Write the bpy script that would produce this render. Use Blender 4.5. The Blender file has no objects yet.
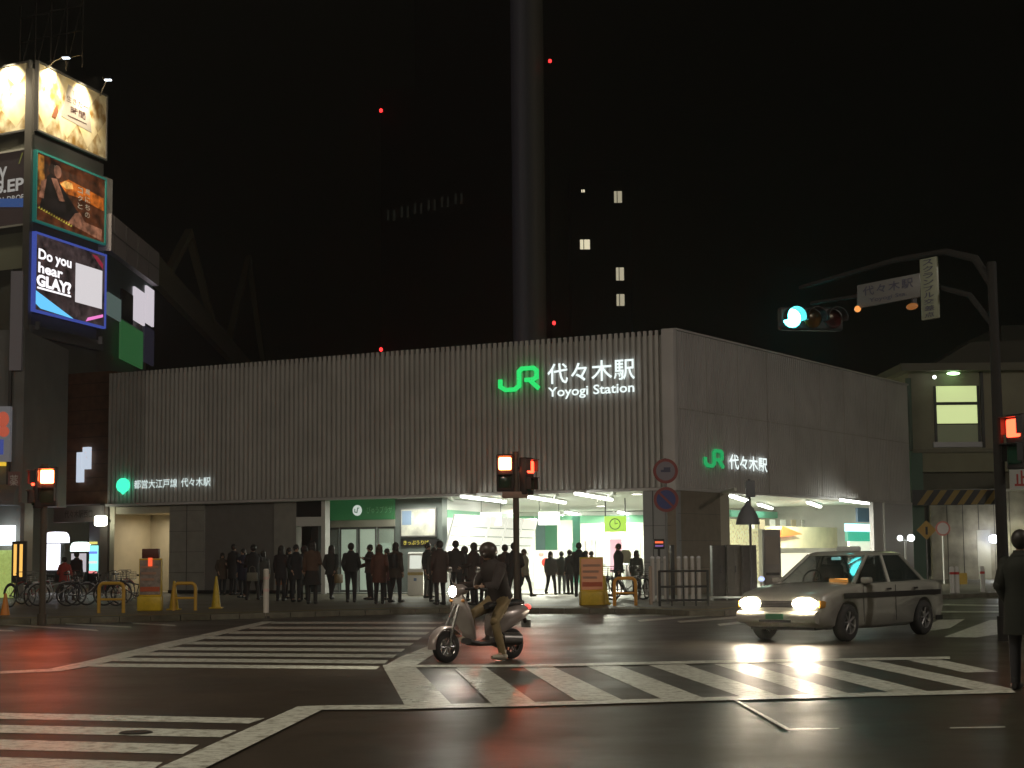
import bpy, bmesh, math, random
from mathutils import Vector, Matrix
random.seed(7)
sc = bpy.context.scene
C = sc.collection
R = math.radians
# ------------------------------------------------------------------ camera
F = 1700.0; HC = 556.0; ROLL = .0092; PITCH = math.atan((HC - 384) / F); H = 1.45
cam = bpy.data.cameras.new('camera'); cam.sensor_width = 36; cam.lens = F * 36 / 1024
cam.clip_end = 2000
co = bpy.data.objects.new('camera', cam); C.objects.link(co)
co.location = (0, 0, H); co.rotation_euler = (Matrix.Rotation(math.pi / 2 + PITCH, 4, 'X') @ Matrix.Rotation(-ROLL, 4, 'Z')).to_euler()
sc.camera = co

def ray(px, py):
    u0 = (px - 512) / F; v0 = (384 - py) / F
    u = u0 * math.cos(ROLL) + v0 * math.sin(ROLL); v = v0 * math.cos(ROLL) - u0 * math.sin(ROLL)
    return Vector((u, math.cos(PITCH) - v * math.sin(PITCH), math.sin(PITCH) + v * math.cos(PITCH)))
def G(px, py, z=0.0):
    d = ray(px, py); t = (z - H) / d.z
    return Vector((d.x * t, d.y * t, z))
def At(px, py, Y):
    d = ray(px, py); t = Y / d.y
    return Vector((d.x * t, Y, H + d.z * t))
def hd(px, py=None):
    py = HC - ROLL * (px - 512) if py is None else py
    d = ray(px, py); d.z = 0; return d.normalized()

HZD = .0009
# ------------------------------------------------------------------ materials
MT = {}
def mat(name, col, rough=.6, metal=0.0, emit=None, es=0.0, noise=0.0, nscale=8.0, bump=0.0, spec=None, trans=0.0, alpha=1.0, coat=0.0):
    if name in MT: return MT[name]
    m = bpy.data.materials.new(name); m.use_nodes = True
    nt = m.node_tree; b = nt.nodes['Principled BSDF']
    b.inputs['Base Color'].default_value = (*col, 1); b.inputs['Roughness'].default_value = rough
    b.inputs['Metallic'].default_value = metal
    if spec is not None: b.inputs['Specular IOR Level'].default_value = spec
    if trans: b.inputs['Transmission Weight'].default_value = trans
    if coat: b.inputs['Coat Weight'].default_value = coat
    if emit:
        b.inputs['Emission Color'].default_value = (*emit, 1); b.inputs['Emission Strength'].default_value = es
    if alpha < 1: b.inputs['Alpha'].default_value = alpha
    if noise or bump:
        tc = nt.nodes.new('ShaderNodeTexCoord'); n = nt.nodes.new('ShaderNodeTexNoise')
        n.inputs['Scale'].default_value = nscale; n.inputs['Detail'].default_value = 6
        nt.links.new(tc.outputs['Object'], n.inputs['Vector'])
        if noise:
            r = nt.nodes.new('ShaderNodeMapRange'); r.inputs['From Min'].default_value = .3; r.inputs['From Max'].default_value = .7
            r.inputs['To Min'].default_value = 1 - noise; r.inputs['To Max'].default_value = 1 + noise
            nt.links.new(n.outputs['Fac'], r.inputs['Value'])
            mx = nt.nodes.new('ShaderNodeVectorMath'); mx.operation = 'SCALE'
            mx.inputs[0].default_value = col
            nt.links.new(r.outputs['Result'], mx.inputs['Scale']); nt.links.new(mx.outputs['Vector'], b.inputs['Base Color'])
        if bump:
            bp = nt.nodes.new('ShaderNodeBump'); bp.inputs['Strength'].default_value = bump; bp.inputs['Distance'].default_value = .01
            nt.links.new(n.outputs['Fac'], bp.inputs['Height']); nt.links.new(bp.outputs['Normal'], b.inputs['Normal'])
    MT[name] = m
    return m
def emis(name, col, s): return mat(name, (.02, .02, .02), .5, emit=col, es=s)

def print_mat(name, col, s_):
    if name in MT: return MT[name]
    m = emis(name, col, s_); nt = m.node_tree; b = nt.nodes['Principled BSDF']; tc = nt.nodes.new('ShaderNodeTexCoord'); n = nt.nodes.new('ShaderNodeTexNoise'); n.inputs['Scale'].default_value = 1.5; n.inputs['Detail'].default_value = 7; n.inputs['Roughness'].default_value = .6
    r = nt.nodes.new('ShaderNodeMapRange'); r.inputs['From Min'].default_value = .36; r.inputs['From Max'].default_value = .66; r.inputs['To Min'].default_value = .15 * s_; r.inputs['To Max'].default_value = 1.5 * s_
    nt.links.new(tc.outputs['Object'], n.inputs['Vector']); nt.links.new(n.outputs['Fac'], r.inputs['Value']); nt.links.new(r.outputs['Result'], b.inputs['Emission Strength']); return m
def ground_mat(name, c1, c2, r1, r2, worn=False):
    m = bpy.data.materials.new(name); m.use_nodes = True; nt = m.node_tree; L = nt.links
    b = nt.nodes['Principled BSDF']; tc = nt.nodes.new('ShaderNodeTexCoord')
    fine = nt.nodes.new('ShaderNodeTexNoise'); fine.inputs['Scale'].default_value = 38; fine.inputs['Detail'].default_value = 8; fine.inputs['Roughness'].default_value = .7
    big = nt.nodes.new('ShaderNodeTexNoise'); big.inputs['Scale'].default_value = .45; big.inputs['Detail'].default_value = 7; big.inputs['Roughness'].default_value = .65
    for n in (fine, big): L.new(tc.outputs['Object'], n.inputs['Vector'])
    mx = nt.nodes.new('ShaderNodeMix'); mx.data_type = 'RGBA'
    mx.inputs[6].default_value = (*c1, 1); mx.inputs[7].default_value = (*c2, 1)
    if worn:
        v = nt.nodes.new('ShaderNodeTexNoise'); v.inputs['Scale'].default_value = 9; v.inputs['Detail'].default_value = 8; v.inputs['Roughness'].default_value = .75
        L.new(tc.outputs['Object'], v.inputs['Vector'])
        mr = nt.nodes.new('ShaderNodeMapRange'); mr.inputs['From Min'].default_value = .47; mr.inputs['From Max'].default_value = .64
        L.new(v.outputs['Fac'], mr.inputs['Value']); L.new(mr.outputs['Result'], mx.inputs[0])
    else:
        ad = nt.nodes.new('ShaderNodeMath'); ad.operation = 'MULTIPLY'
        mr = nt.nodes.new('ShaderNodeMapRange'); mr.inputs['From Min'].default_value = .25; mr.inputs['From Max'].default_value = .75
        L.new(big.outputs['Fac'], mr.inputs['Value']); L.new(mr.outputs['Result'], ad.inputs[0])
        mr2 = nt.nodes.new('ShaderNodeMapRange'); mr2.inputs['From Min'].default_value = .3; mr2.inputs['From Max'].default_value = .7
        mr2.inputs['To Min'].default_value = .4; mr2.inputs['To Max'].default_value = 1.4
        L.new(fine.outputs['Fac'], mr2.inputs['Value']); L.new(mr2.outputs['Result'], ad.inputs[1]); L.new(ad.outputs[0], mx.inputs[0])
    L.new(mx.outputs[2], b.inputs['Base Color'])
    rr = nt.nodes.new('ShaderNodeMapRange'); rr.inputs['From Min'].default_value = .3; rr.inputs['From Max'].default_value = .7
    rr.inputs['To Min'].default_value = r1; rr.inputs['To Max'].default_value = r2
    L.new(big.outputs['Fac'], rr.inputs['Value']); L.new(rr.outputs['Result'], b.inputs['Roughness'])
    bp = nt.nodes.new('ShaderNodeBump'); bp.inputs['Strength'].default_value = .6; bp.inputs['Distance'].default_value = .008
    L.new(fine.outputs['Fac'], bp.inputs['Height']); L.new(bp.outputs['Normal'], b.inputs['Normal'])
    MT[name] = m; return m

ASPH = ground_mat('asphalt', (.022, .017, .011), (.050, .037, .024), .28, .46)
PAINT = ground_mat('road_paint', (.62, .64, .56), (.16, .15, .11), .24, .42, worn=True)
PAVE = ground_mat('pavement', (.10, .09, .065), (.16, .14, .10), .4, .6)
KERB = mat('kerb_stone', (.15, .14, .10), .7, noise=.25, nscale=5, bump=.3)
FIN = mat('louvre_metal', (.62, .60, .57), .5, noise=.12, nscale=.7)
FINB = mat('louvre_backing', (.42, .405, .385), .6, noise=.12, nscale=.8)
FASC = mat('fascia_panel', (.64, .61, .60), .55, noise=.12, nscale=.5)
CEIL = mat('ceiling_white', (.72, .74, .66), .6)
FLOOR = mat('tile_floor', (.30, .31, .30), .28, noise=.1, nscale=4)
WALLW = mat('white_wall', (.8, .8, .76), .5)
TILE = mat('grey_tile', (.34, .33, .30), .45, noise=.1, nscale=3)
SHUT = mat('grey_shutter', (.21, .20, .19), .5, noise=.08, nscale=3)
BLACK = mat('black', (.012, .012, .013), .5)
DARK = mat('dark_metal', (.035, .035, .035), .45, .3)
GREYM = mat('grey_metal', (.25, .25, .25), .4, .6)
STEEL = mat('steel', (.55, .55, .55), .25, 1)
WHITE = mat('white_paint', (.75, .75, .72), .45)
GREEN = mat('green_panel', (.16, .42, .26), .5)
YEL = mat('yellow_plastic', (.70, .48, .03), .4, noise=.1, nscale=10)
ORA = mat('orange_paint', (.75, .25, .02), .4)
REDP = mat('red_plastic', (.6, .04, .03), .4)
RUB = mat('rubber', (.02, .02, .02), .8)
GLASS = mat('clear_glass', (.8, .9, .85), .03, spec=.5, alpha=.18)
TINT = mat('car_glass', (.02, .03, .028), .04, spec=.6, alpha=.8)
E_WHITE = emis('lamp_white', (1, .97, .86), 14)
E_STRIP = emis('lamp_strip', (.95, 1, .9), 12)
E_SIGNW = emis('sign_white', (.88, 1, .97), 1.15)
E_SIGNG = emis('sign_green', (.02, .62, .13), 1.3)
E_SIGNG2 = emis('sign_green_small', (.02, .40, .12), .9)
E_LEAF = emis('sign_leaf', (.05, .85, .45), 1.6)

# ------------------------------------------------------------------ mesh builder
class MB:
    def __init__(s): s.v = []; s.f = []; s.mi = []; s.m = []; s.sm = []; s.M = Matrix()
    def _mat(s, m):
        if m not in s.m: s.m.append(m)
        return s.m.index(m)
    def add(s, vs, fs, m, smooth=False):
        o = len(s.v); k = s._mat(m)
        s.v += [tuple(s.M @ Vector(v)) for v in vs]
        for f in fs: s.f.append([i + o for i in f]); s.mi.append(k); s.sm.append(smooth)
        return s
    def box(s, a, b, m):
        x0, x1 = sorted((a[0], b[0])); y0, y1 = sorted((a[1], b[1])); z0, z1 = sorted((a[2], b[2]))
        vs = [(x0, y0, z0), (x1, y0, z0), (x1, y1, z0), (x0, y1, z0), (x0, y0, z1), (x1, y0, z1), (x1, y1, z1), (x0, y1, z1)]
        return s.add(vs, [(3, 2, 1, 0), (4, 5, 6, 7), (0, 1, 5, 4), (1, 2, 6, 5), (2, 3, 7, 6), (3, 0, 4, 7)], m)
    def cbox(s, c, d, m, bev=0.0):
        if bev <= 0: return s.box([c[i] - d[i] / 2 for i in range(3)], [c[i] + d[i] / 2 for i in range(3)], m)
        bm = bmesh.new(); bmesh.ops.create_cube(bm, size=1)
        for v in bm.verts: v.co = Vector((c[0] + v.co.x * d[0], c[1] + v.co.y * d[1], c[2] + v.co.z * d[2]))
        bmesh.ops.bevel(bm, geom=bm.edges[:], offset=bev, segments=2, profile=.5, affect='EDGES')
        return s.bm(bm, m, True)
    def bm(s, bm, m, smooth=False):
        bm.verts.index_update()
        s.add([v.co[:] for v in bm.verts], [[v.index for v in f.verts] for f in bm.faces], m, smooth); bm.free(); return s
    def cyl(s, p0, p1, r0, m, r1=None, n=12, cap=True, smooth=True):
        r1 = r0 if r1 is None else r1
        p0 = Vector(p0); p1 = Vector(p1); d = (p1 - p0).normalized()
        a = d.orthogonal().normalized(); b = d.cross(a)
        vs = []
        for p, r in ((p0, r0), (p1, r1)):
            for i in range(n):
                t = 2 * math.pi * i / n; vs.append(tuple(p + (a * math.cos(t) + b * math.sin(t)) * r))
        s.add(vs, [(i, (i + 1) % n, n + (i + 1) % n, n + i) for i in range(n)], m, smooth)
        if cap: s.add(vs, [tuple(range(n))[::-1], tuple(range(n, 2 * n))], m)
        return s
    def tube(s, pts, r, m, n=8, closed=False):
        P = [Vector(p) for p in pts]; k = len(P); rr = r if isinstance(r, (list, tuple)) else [r] * k
        vs = []; a = None
        for i in range(k):
            if closed: d = P[(i + 1) % k] - P[i - 1]
            else: d = P[min(i + 1, k - 1)] - P[max(i - 1, 0)]
            d.normalize()
            a = d.orthogonal() if a is None else a - d * a.dot(d)
            if a.length < 1e-5: a = d.orthogonal()
            a.normalize(); b = d.cross(a)
            for j in range(n):
                t = 2 * math.pi * j / n; vs.append(tuple(P[i] + (a * math.cos(t) + b * math.sin(t)) * rr[i]))
        fs = []
        for i in range(k if closed else k - 1):
            i2 = (i + 1) % k
            for j in range(n): fs.append((i * n + j, i * n + (j + 1) % n, i2 * n + (j + 1) % n, i2 * n + j))
        s.add(vs, fs, m, True)
        if not closed: s.add(vs, [tuple(range(n))[::-1], tuple(range((k - 1) * n, k * n))], m)
        return s
    def torus(s, c, ax, Rr, r, m, n=24, k=8):
        ax = Vector(ax).normalized(); a = ax.orthogonal().normalized(); b = ax.cross(a); c = Vector(c)
        return s.tube([c + (a * math.cos(2 * math.pi * i / n) + b * math.sin(2 * math.pi * i / n)) * Rr for i in range(n)], r, m, k, True)
    def ell(s, c, r, m, u=14, v=8, rot=None):
        bm = bmesh.new(); bmesh.ops.create_uvsphere(bm, u_segments=u, v_segments=v, radius=1)
        for q in bm.verts:
            p = Vector((q.co.x * r[0], q.co.y * r[1], q.co.z * r[2]))
            if rot: p = rot @ p
            q.co = p + Vector(c)
        return s.bm(bm, m, True)
    def poly(s, pts, m): return s.add([tuple(p) for p in pts], [tuple(range(len(pts)))], m)
    def prism(s, pts, d, m):            # pts: 3-D outline, d: extrusion vector
        k = len(pts); P = [Vector(p) for p in pts]; Q = [p + Vector(d) for p in P]
        s.add([tuple(p) for p in P + Q], [tuple(range(k))[::-1], tuple(range(k, 2 * k))] + [(i, (i + 1) % k, k + (i + 1) % k, k + i) for i in range(k)], m)
        return s
    def loft(s, rings, m, cap=True, smooth=True):
        n = len(rings[0]); vs = [tuple(p) for r in rings for p in r]; fs = []
        for i in range(len(rings) - 1):
            for j in range(n): fs.append((i * n + j, i * n + (j + 1) % n, (i + 1) * n + (j + 1) % n, (i + 1) * n + j))
        s.add(vs, fs, m, smooth)
        if cap: s.add(vs, [tuple(range(n))[::-1], tuple(range((len(rings) - 1) * n, len(rings) * n))], m)
        return s
    def mesh(s, name):
        me = bpy.data.meshes.new(name); me.from_pydata(s.v, [], s.f)
        for m in s.m: me.materials.append(m)
        me.polygons.foreach_set('material_index', s.mi); me.polygons.foreach_set('use_smooth', s.sm)
        me.validate(); me.update()
        bm = bmesh.new(); bm.from_mesh(me); bmesh.ops.recalc_face_normals(bm, faces=bm.faces[:]); bm.to_mesh(me); bm.free()
        return me
    def build(s, name, parent=None, label=None):
        o = bpy.data.objects.new(name, s.mesh(name)); C.objects.link(o)
        if parent: o.parent = parent
        if label: o['label'] = label
        return o

def thing(name, label, cat, loc=(0, 0, 0), rz=0, group=None):
    o = bpy.data.objects.new(name, None); C.objects.link(o); o.empty_display_size = .2
    o.location = loc; o.rotation_euler = (0, 0, rz); o['label'] = label; o['category'] = cat
    if group: o['group'] = group
    return o
def tag(o, label, cat, group=None, loc=None, rz=None):
    o['label'] = label; o['category'] = cat
    if group: o['group'] = group
    if loc is not None: o.location = loc
    if rz is not None: o.rotation_euler = (0, 0, rz)
    return o
def struct(name, mb, kind='structure'):
    o = mb.build(name); o['kind'] = kind; return o
def dup(root, loc, rz, label, group=None):
    def cp(o, par):
        c = o.copy(); C.objects.link(c)
        if par: c.parent = par
        for ch in o.children: cp(ch, c)
        return c
    r = cp(root, None); r.location = loc; r.rotation_euler = (0, 0, rz); r['label'] = label
    if group: r['group'] = group
    return r
def text_pts(body, w=None, h=None, bold=0.0, spacing=1.0):
    """mesh data of a line of text fitted to w x h, centred, in XZ plane facing -Y"""
    c = bpy.data.curves.new('t', 'FONT'); c.body = body; c.align_x = 'CENTER'; c.offset = bold; c.space_character = spacing
    c.resolution_u = 3
    o = bpy.data.objects.new('t', c); C.objects.link(o); bpy.context.view_layer.update()
    dg = bpy.context.evaluated_depsgraph_get(); me = bpy.data.meshes.new_from_object(o.evaluated_get(dg))
    bpy.data.objects.remove(o)
    vs = [v.co.copy() for v in me.vertices]; fs = [list(p.vertices) for p in me.polygons]
    if not vs: return [], []
    x0 = min(v.x for v in vs); x1 = max(v.x for v in vs); y0 = min(v.y for v in vs); y1 = max(v.y for v in vs)
    sy = h / (y1 - y0) if h else w / (x1 - x0); sx = w / (x1 - x0) if w else sy
    return [((v.x - (x0 + x1) / 2) * sx, 0, (v.y - (y0 + y1) / 2) * sy) for v in vs], fs
def text(mb, body, c, w, h, m, bold=0.0, ori=None, spacing=1.0):
    vs, fs = text_pts(body, w, h, bold, spacing)
    out = []
    for v in vs:
        p = Vector(v)
        if ori is not None: p = ori @ p
        out.append(tuple(p + Vector(c)))
    if vs: mb.add(out, fs, m)
def ribbon(mb, pts, w, th, m, y=0.0):
    """thick flat polyline in XZ plane with mitred joints, extruded along -y by th"""
    P = [Vector((p[0], p[1])) for p in pts]; k = len(P); Lf = []; Rt = []
    for i in range(k):
        d0 = (P[i] - P[i - 1]).normalized() if i else (P[1] - P[0]).normalized()
        d1 = (P[i + 1] - P[i]).normalized() if i < k - 1 else d0
        n0 = Vector((-d0.y, d0.x)); n1 = Vector((-d1.y, d1.x)); n = (n0 + n1)
        n = n.normalized() if n.length > 1e-4 else n0
        q = w / 2 / max(.45, n.dot(n0)); Lf.append(P[i] + n * q); Rt.append(P[i] - n * q)
    for i in range(k - 1):
        a, b, c, d = Lf[i], Lf[i + 1], Rt[i + 1], Rt[i]
        mb.prism([(p.x, y, p.y) for p in (a, b, c, d)], (0, -th, 0), m)

class Frame:
    def __init__(s, P, d):
        s.P = Vector((P[0], P[1], 0)); s.x = Vector((d[0], d[1], 0)).normalized(); s.y = Vector((-s.x.y, s.x.x, 0)); s.a = math.atan2(s.x.y, s.x.x)
    def hit(s, px, py, d=0.0):
        r = ray(px, py); o = s.P + s.y * d; o3 = Vector((0, 0, H))
        n = s.y; t = (o - Vector((0, 0, 0))).dot(n) / Vector((r.x, r.y, 0)).dot(n)
        p = o3 + r * t
        return (p - s.P).dot(s.x), p.z
    def w(s, x, y, z=0.0): return s.P + s.x * x + s.y * y + Vector((0, 0, z))
CORNER = G(678, 599)
dl = hd(-2550); dr = hd(1578)
LF = Frame(CORNER, -dl); RF = Frame(CORNER, dr)
KS = CORNER.y / 36.95                      # distances guessed for a wider lens are stretched by this
PZ = .12                                    # pavement level
# ------------------------------------------------------------------ setting
mb = MB(); mb.poly([(-400, -60, 0), (400, -60, 0), (400, 700, 0), (-400, 700, 0)], ASPH); struct('road', mb)
kerbpx = [(-260, 628), (-80, 622), (0, 620), (120, 617), (240, 614), (340, 611), (440, 608.5), (540, 608.5), (640, 609), (690, 611), (725, 611), (752, 607.5), (790, 603), (850, 599), (910, 596), (1000, 593), (1100, 590), (1300, 582)]
kp = [G(x, y, PZ) for x, y in kerbpx]
mb = MB()
far = [Vector((140, 260, PZ)), Vector((-200, 260, PZ)), Vector((-80, 50, PZ))]
mb.poly([p + Vector((0, .14, 0)) for p in kp] + far, PAVE)
o = struct('pavement', mb)
mb = MB()
for i in range(len(kp) - 1):
    a, b = kp[i], kp[i + 1]; n = max(1, int((b - a).length / .6))
    for j in range(n):
        p = a.lerp(b, j / n); q = a.lerp(b, (j + .97) / n); up = Vector((0, .16, 0))
        mb.prism([(p.x, p.y, 0), (q.x, q.y, 0), (q.x, q.y + .16, 0), (p.x, p.y + .16, 0)], (0, 0, PZ + .008), KERB)
struct('kerb', mb)
# yellow tactile paving along the kerb
mb = MB()
for i in range(len(kp) - 6):
    a, b = kp[i] + Vector((0, 1.0, .006)), kp[i + 1] + Vector((0, 1.0, .006))
    mb.poly([a, b, b + Vector((0, .3, 0)), a + Vector((0, .3, 0))], mat('tactile_yellow', (.34, .27, .05), .6, noise=.2, nscale=12))
struct('tactile_path', mb)

# road markings
mk = MB()
def q(*pts, z=.004): mk.poly([G(x, y, z) for x, y in pts], PAINT)
# left far crossing: nine stripes between the slanting side lines
def xL(y): return 265 - (y - 622) * (170 / 41.5)
def xR(y): return 450 - (y - 622) * (66 / 45)
for yc, hw in [(622.8, 1.0), (628, 1.2), (633, 1.3), (638.4, 1.35), (643.9, 1.4), (649.8, 1.5), (655.4, 1.6), (661.2, 1.7), (667, 1.6)]:
    tilt = (yc - 622) * .045
    q((xL(yc) + 12, yc - hw - tilt), (xR(yc) - 4, yc - hw + tilt * .35), (xR(yc) - 8, yc + hw + tilt * .35), (xL(yc) + 8, yc + hw - tilt))
q((262, 621.5), (276, 621.5), (232, 632), (190, 642.5), (130, 657), (92, 665.5), (60, 671), (0, 673.5), (0, 671), (48, 669), (82, 662), (150, 646), (200, 635), z=.008)
q((441, 641), (447, 646), (414, 666.5), (383, 666.5), (400, 657), z=.008)
# near crossing
q((383, 666.6), (415.5, 666.6), (451, 703.6), (404.5, 704.8), z=.008)
def stripe(t0, t1, b1, b0):
    q((t0[0], t0[1]), (t1[0], t1[1]), (b1[0], b1[1]), (b0[0], b0[1]))
S = [((456, 667), (485.5, 667), (537, 703.5), (493.5, 704.2)), ((522, 666.5), (552.5, 666.4), (622, 699.6), (576, 700)),
     ((586, 665.8), (619, 665.4), (706, 698.8), (663, 699.3)), ((648.5, 665), (684, 664), (786, 697.6), (746, 698.2)),
     ((714, 664), (746, 663.2), (860, 696.5), (820, 697.2)), ((775, 662.8), (808, 662), (940, 694), (900, 695)),
     ((842, 661), (874, 660.2), (1014, 689), (986, 692)), ((905, 659.6), (938, 659), (998, 671.5), (965, 672.5))]
for s_ in S: stripe(*s_)
q((383, 664.9), (520, 664.6), (700, 660.6), (950, 656.4), (950, 659), (700, 663.2), (520, 667), (383, 667.2), z=.012)
q((325, 705.3), (403, 704.6), (512, 702.6), (700, 697.3), (1010, 688.5), (1016, 692.5), (700, 700.8), (512, 706.4), (403, 709), (320, 709.6), z=.012)
q((298, 706.2), (330, 705.2), (322, 709.6), (205, 768), (158, 768), z=.016)
for y0, y1, xr in [(713.2, 719.8, 262), (725.2, 733.6, 234), (739.6, 750.3, 196), (757, 769.5, 160)]:
    d = 5.0
    q((-60, y0 - 1.8), (xr + 3, y0 + d), (xr - 13, y1 + d - 1.4), (-60, y1 - 2.2))
q((455, 669), (457, 668.7), (493.5, 702.4), (491, 702.8), z=.016)
q((733, 699.5), (736, 699.2), (789, 728), (785, 729.2), z=.008); q((785, 728.4), (842, 727.8), (842, 729), (786, 729.6), z=.008)
q((950, 727.5), (1005, 726.3), (1005, 727.3), (950, 728.3))
# far crossings
for a, b, t in [((0, 623.5), (56, 627), 1.6), ((56, 627), (96, 629.5), 1.5), ((64, 623), (130, 626.4), 1.4), ((131, 622.6), (174, 624.8), 1.2), ((-60, 628), (12, 630), 1.5),
                ((602, 617), (697, 611.6), 1.6), ((637, 620), (714, 613.6), 1.7), ((677, 621), (748, 615.5), 1.7), ((717, 624), (752, 620), 1.8)]:
    q((a[0], a[1]), (b[0], b[1]), (b[0] + 3, b[1] + t), (a[0] + 3, a[1] + t))
q((912, 634), (938, 620), (965, 619), (950, 628)); q((944, 637), (990, 620), (1030, 619), (1000, 634), (976, 637.4))
q((905, 603), (1000, 605), (1040, 604), (1040, 605.4), (1000, 606.4), (905, 604.4)); q((925, 611), (1040, 611), (1040, 612.6), (925, 612.4))
struct('road_markings', mk)
def manhole(px, py, label):
    p = G(px, py, .004); m = MB(); m.cyl((0, 0, 0), (0, 0, .012), .13, mat('cast_iron', (.035, .03, .024), .5, .3, bump=.3, nscale=40), n=28)
    m.torus((0, 0, .002), (0, 0, 1), .135, .006, mat('cast_iron', (.05,) * 3), 28, 6)
    tag(m.build('manhole_cover'), label, 'manhole', loc=p)
manhole(136, 733, 'small round iron cover lying in the second stripe of the bottom left crossing')
# ------------------------------------------------------------------ station
HF0 = LF.hit(678, 487)[1]; HT = LF.hit(670, 329)[1]; LW = -LF.hit(107, 430)[0]; RW = RF.hit(911, 445)[0]
print('GEOM', KS, CORNER, HF0, HT, LW, RW, math.degrees(math.acos(dl.dot(dr))))
st = thing('station_building', 'low white station with ribbed metal upper storey and brightly lit open concourse', 'station', CORNER.xyz * 1, 0)
def stp(name, mb, fr, label=None):
    o = mb.build(name, st, label); 
    if fr is not None: o.rotation_euler = (0, 0, fr.a)
    return o
# ribbed upper cladding (left)
mb = MB(); mb.box((-LW, .12, HF0), (-.45, .3, HT - .16), FINB)
x = -LW + .05
while x < -.55:
    mb.box((x, .03, HF0 + .02), (x + .11, .118, HT), FIN); x += .215
mb.box((-LW, -.03, HF0 - .09), (-.4, .3, HF0 - .002), FASC)
for z in (5.2,): mb.box((-LW, .1, z), (-.5, .117, z + .04), FINB)
stp('ribbed_cladding', mb, LF)
mb = MB(); mb.box((.32, .1, HF0), (RW, .3, HT), FASC)
x = .4
while x < RW - .1:
    mb.box((x, .06, HF0 + .01), (x + .14, .098, HT - .02), FASC); x += .19
x = 2.6
while x < RW - 1: mb.box((x, .045, HF0 + .01), (x + .035, .059, HT - .03), mat('joint_dark', (.50, .47, .43), .7)); x += 2.6
mb.box((.42, .048, HF0 + (HT - HF0) * .5), (RW - .1, .0585, HF0 + (HT - HF0) * .5 + .03), MT['joint_dark'])
mb.box((.3, .03, HF0 - .09), (RW, .3, HF0 - .002), FASC); mb.box((.3, .03, HT + .002), (RW, .3, HT + .07), FASC)
stp('side_cladding', mb, RF)
mb = MB()
pc = [LF.w(-.42, -.03) - CORNER, LF.w(-.12, -.04) - CORNER, LF.w(0, -.03) - CORNER, RF.w(.14, -.03) - CORNER, RF.w(.3, .02) - CORNER, RF.w(.3, .3) - CORNER, LF.w(-.42, .3) - CORNER]
mb.prism([(p.x, p.y, HF0 - .1) for p in pc], (0, 0, HT + .12 - HF0), FASC); stp('corner_trim', mb, None)
# roof, ceiling, floor
A = Vector((0, 0, 0)); B = RF.w(RW, 0) - CORNER; Cc = RF.w(RW, LW * .7) - CORNER; D = LF.w(-LW, RW) - CORNER; Ee = LF.w(-LW, 0) - CORNER
def inset(z): 
    return [Vector((p.x, p.y, z)) for p in (LF.w(-.3, .35) - CORNER, RF.w(RW, .32) - CORNER, Cc, D, LF.w(-LW, .32) - CORNER)]
mb = MB(); mb.prism(inset(HT - .5), (0, 0, .25), FINB); stp('roof', mb, None)
mb = MB(); mb.prism(inset(3.62), (0, 0, .2), CEIL)
# ceiling beams
for k in range(6):
    a = LF.w(-9 + k * 2.2, .4) - CORNER; b = a + Vector((0, 1, 0)) * (13 - k * .3)
    mb.box((a.x - .05, a.y + .5, 3.52), (a.x + .05, b.y, 3.618), CEIL)
stp('ceiling', mb, None)
mb = MB(); mb.prism(inset(PZ + .006), (0, 0, .03), FLOOR); stp('floor', mb, None)
# back wall
YB = 56.0 * KS - CORNER.y
mb = MB()
def XB(px): return At(px, 560, YB + CORNER.y).x - CORNER.x
mb.box((XB(430), YB, .1), (XB(905), YB + .2, 3.6), WALLW)
mb.box((XB(520), YB - .03, 3.05), (XB(905), YB, 3.42), GREEN)
for k, (a_, b_, c_, d_, col_) in enumerate([(586, 593, 1.2, 2.2, (.6, .1, .1)), (596, 606, 1.0, 2.6, (.2, .3, .5)), (625, 631, 1.1, 2.3, (.7, .6, .1)), (634, 640, 1.4, 2.5, (.1, .35, .2)), (500, 512, 1.0, 2.4, (.5, .5, .45)), (740, 752, 1.3, 2.5, (.6, .55, .2)), (800, 812, 1.2, 2.3, (.3, .15, .1))]):
    mb.box((XB(a_), YB - .06, c_), (XB(b_), YB - .031, d_), mat('wall_poster_%d' % k, tuple(.45 + .35 * c for c in col_), .5, noise=.5, nscale=3))
stp('back_wall', mb, None)
# left lower wall: lf(px, py, d) helper
def lf(px, d=0.0, py=540): return LF.hit(px, py, d)[0]
def lz(px, py, d=0.0): return LF.hit(px, py, d)[1]
mb = MB()
WZ0 = PZ + .01; WZ = HF0 - .1
x0 = lf(165); x1 = lf(200); x2 = lf(270); x3 = lf(292)
mb.box((x0, .25, WZ0), (x1, .6, WZ), TILE)
for i in range(4): mb.box((x0, .235, WZ0 + .8 * i + .79), (x1, .249, WZ0 + .8 * i + .80), DARK)
mb.box((x0 + (x1 - x0) * .5, .235, WZ0), (x0 + (x1 - x0) * .5 + .012, .249, WZ), DARK)
mb.box((x1, .32, WZ0), (x2, .6, WZ), SHUT)
z = WZ0
while z < WZ - .1: mb.box((x1, .305, z), (x2, .319, z + .05), SHUT); z += .12
mb.box((x2, .25, WZ0), (x3, .6, WZ), TILE)
mb.box((x0, .2, WZ0), (x3, .249, WZ0 + .12), DARK)
stp('tiled_wall', mb, LF)
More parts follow.
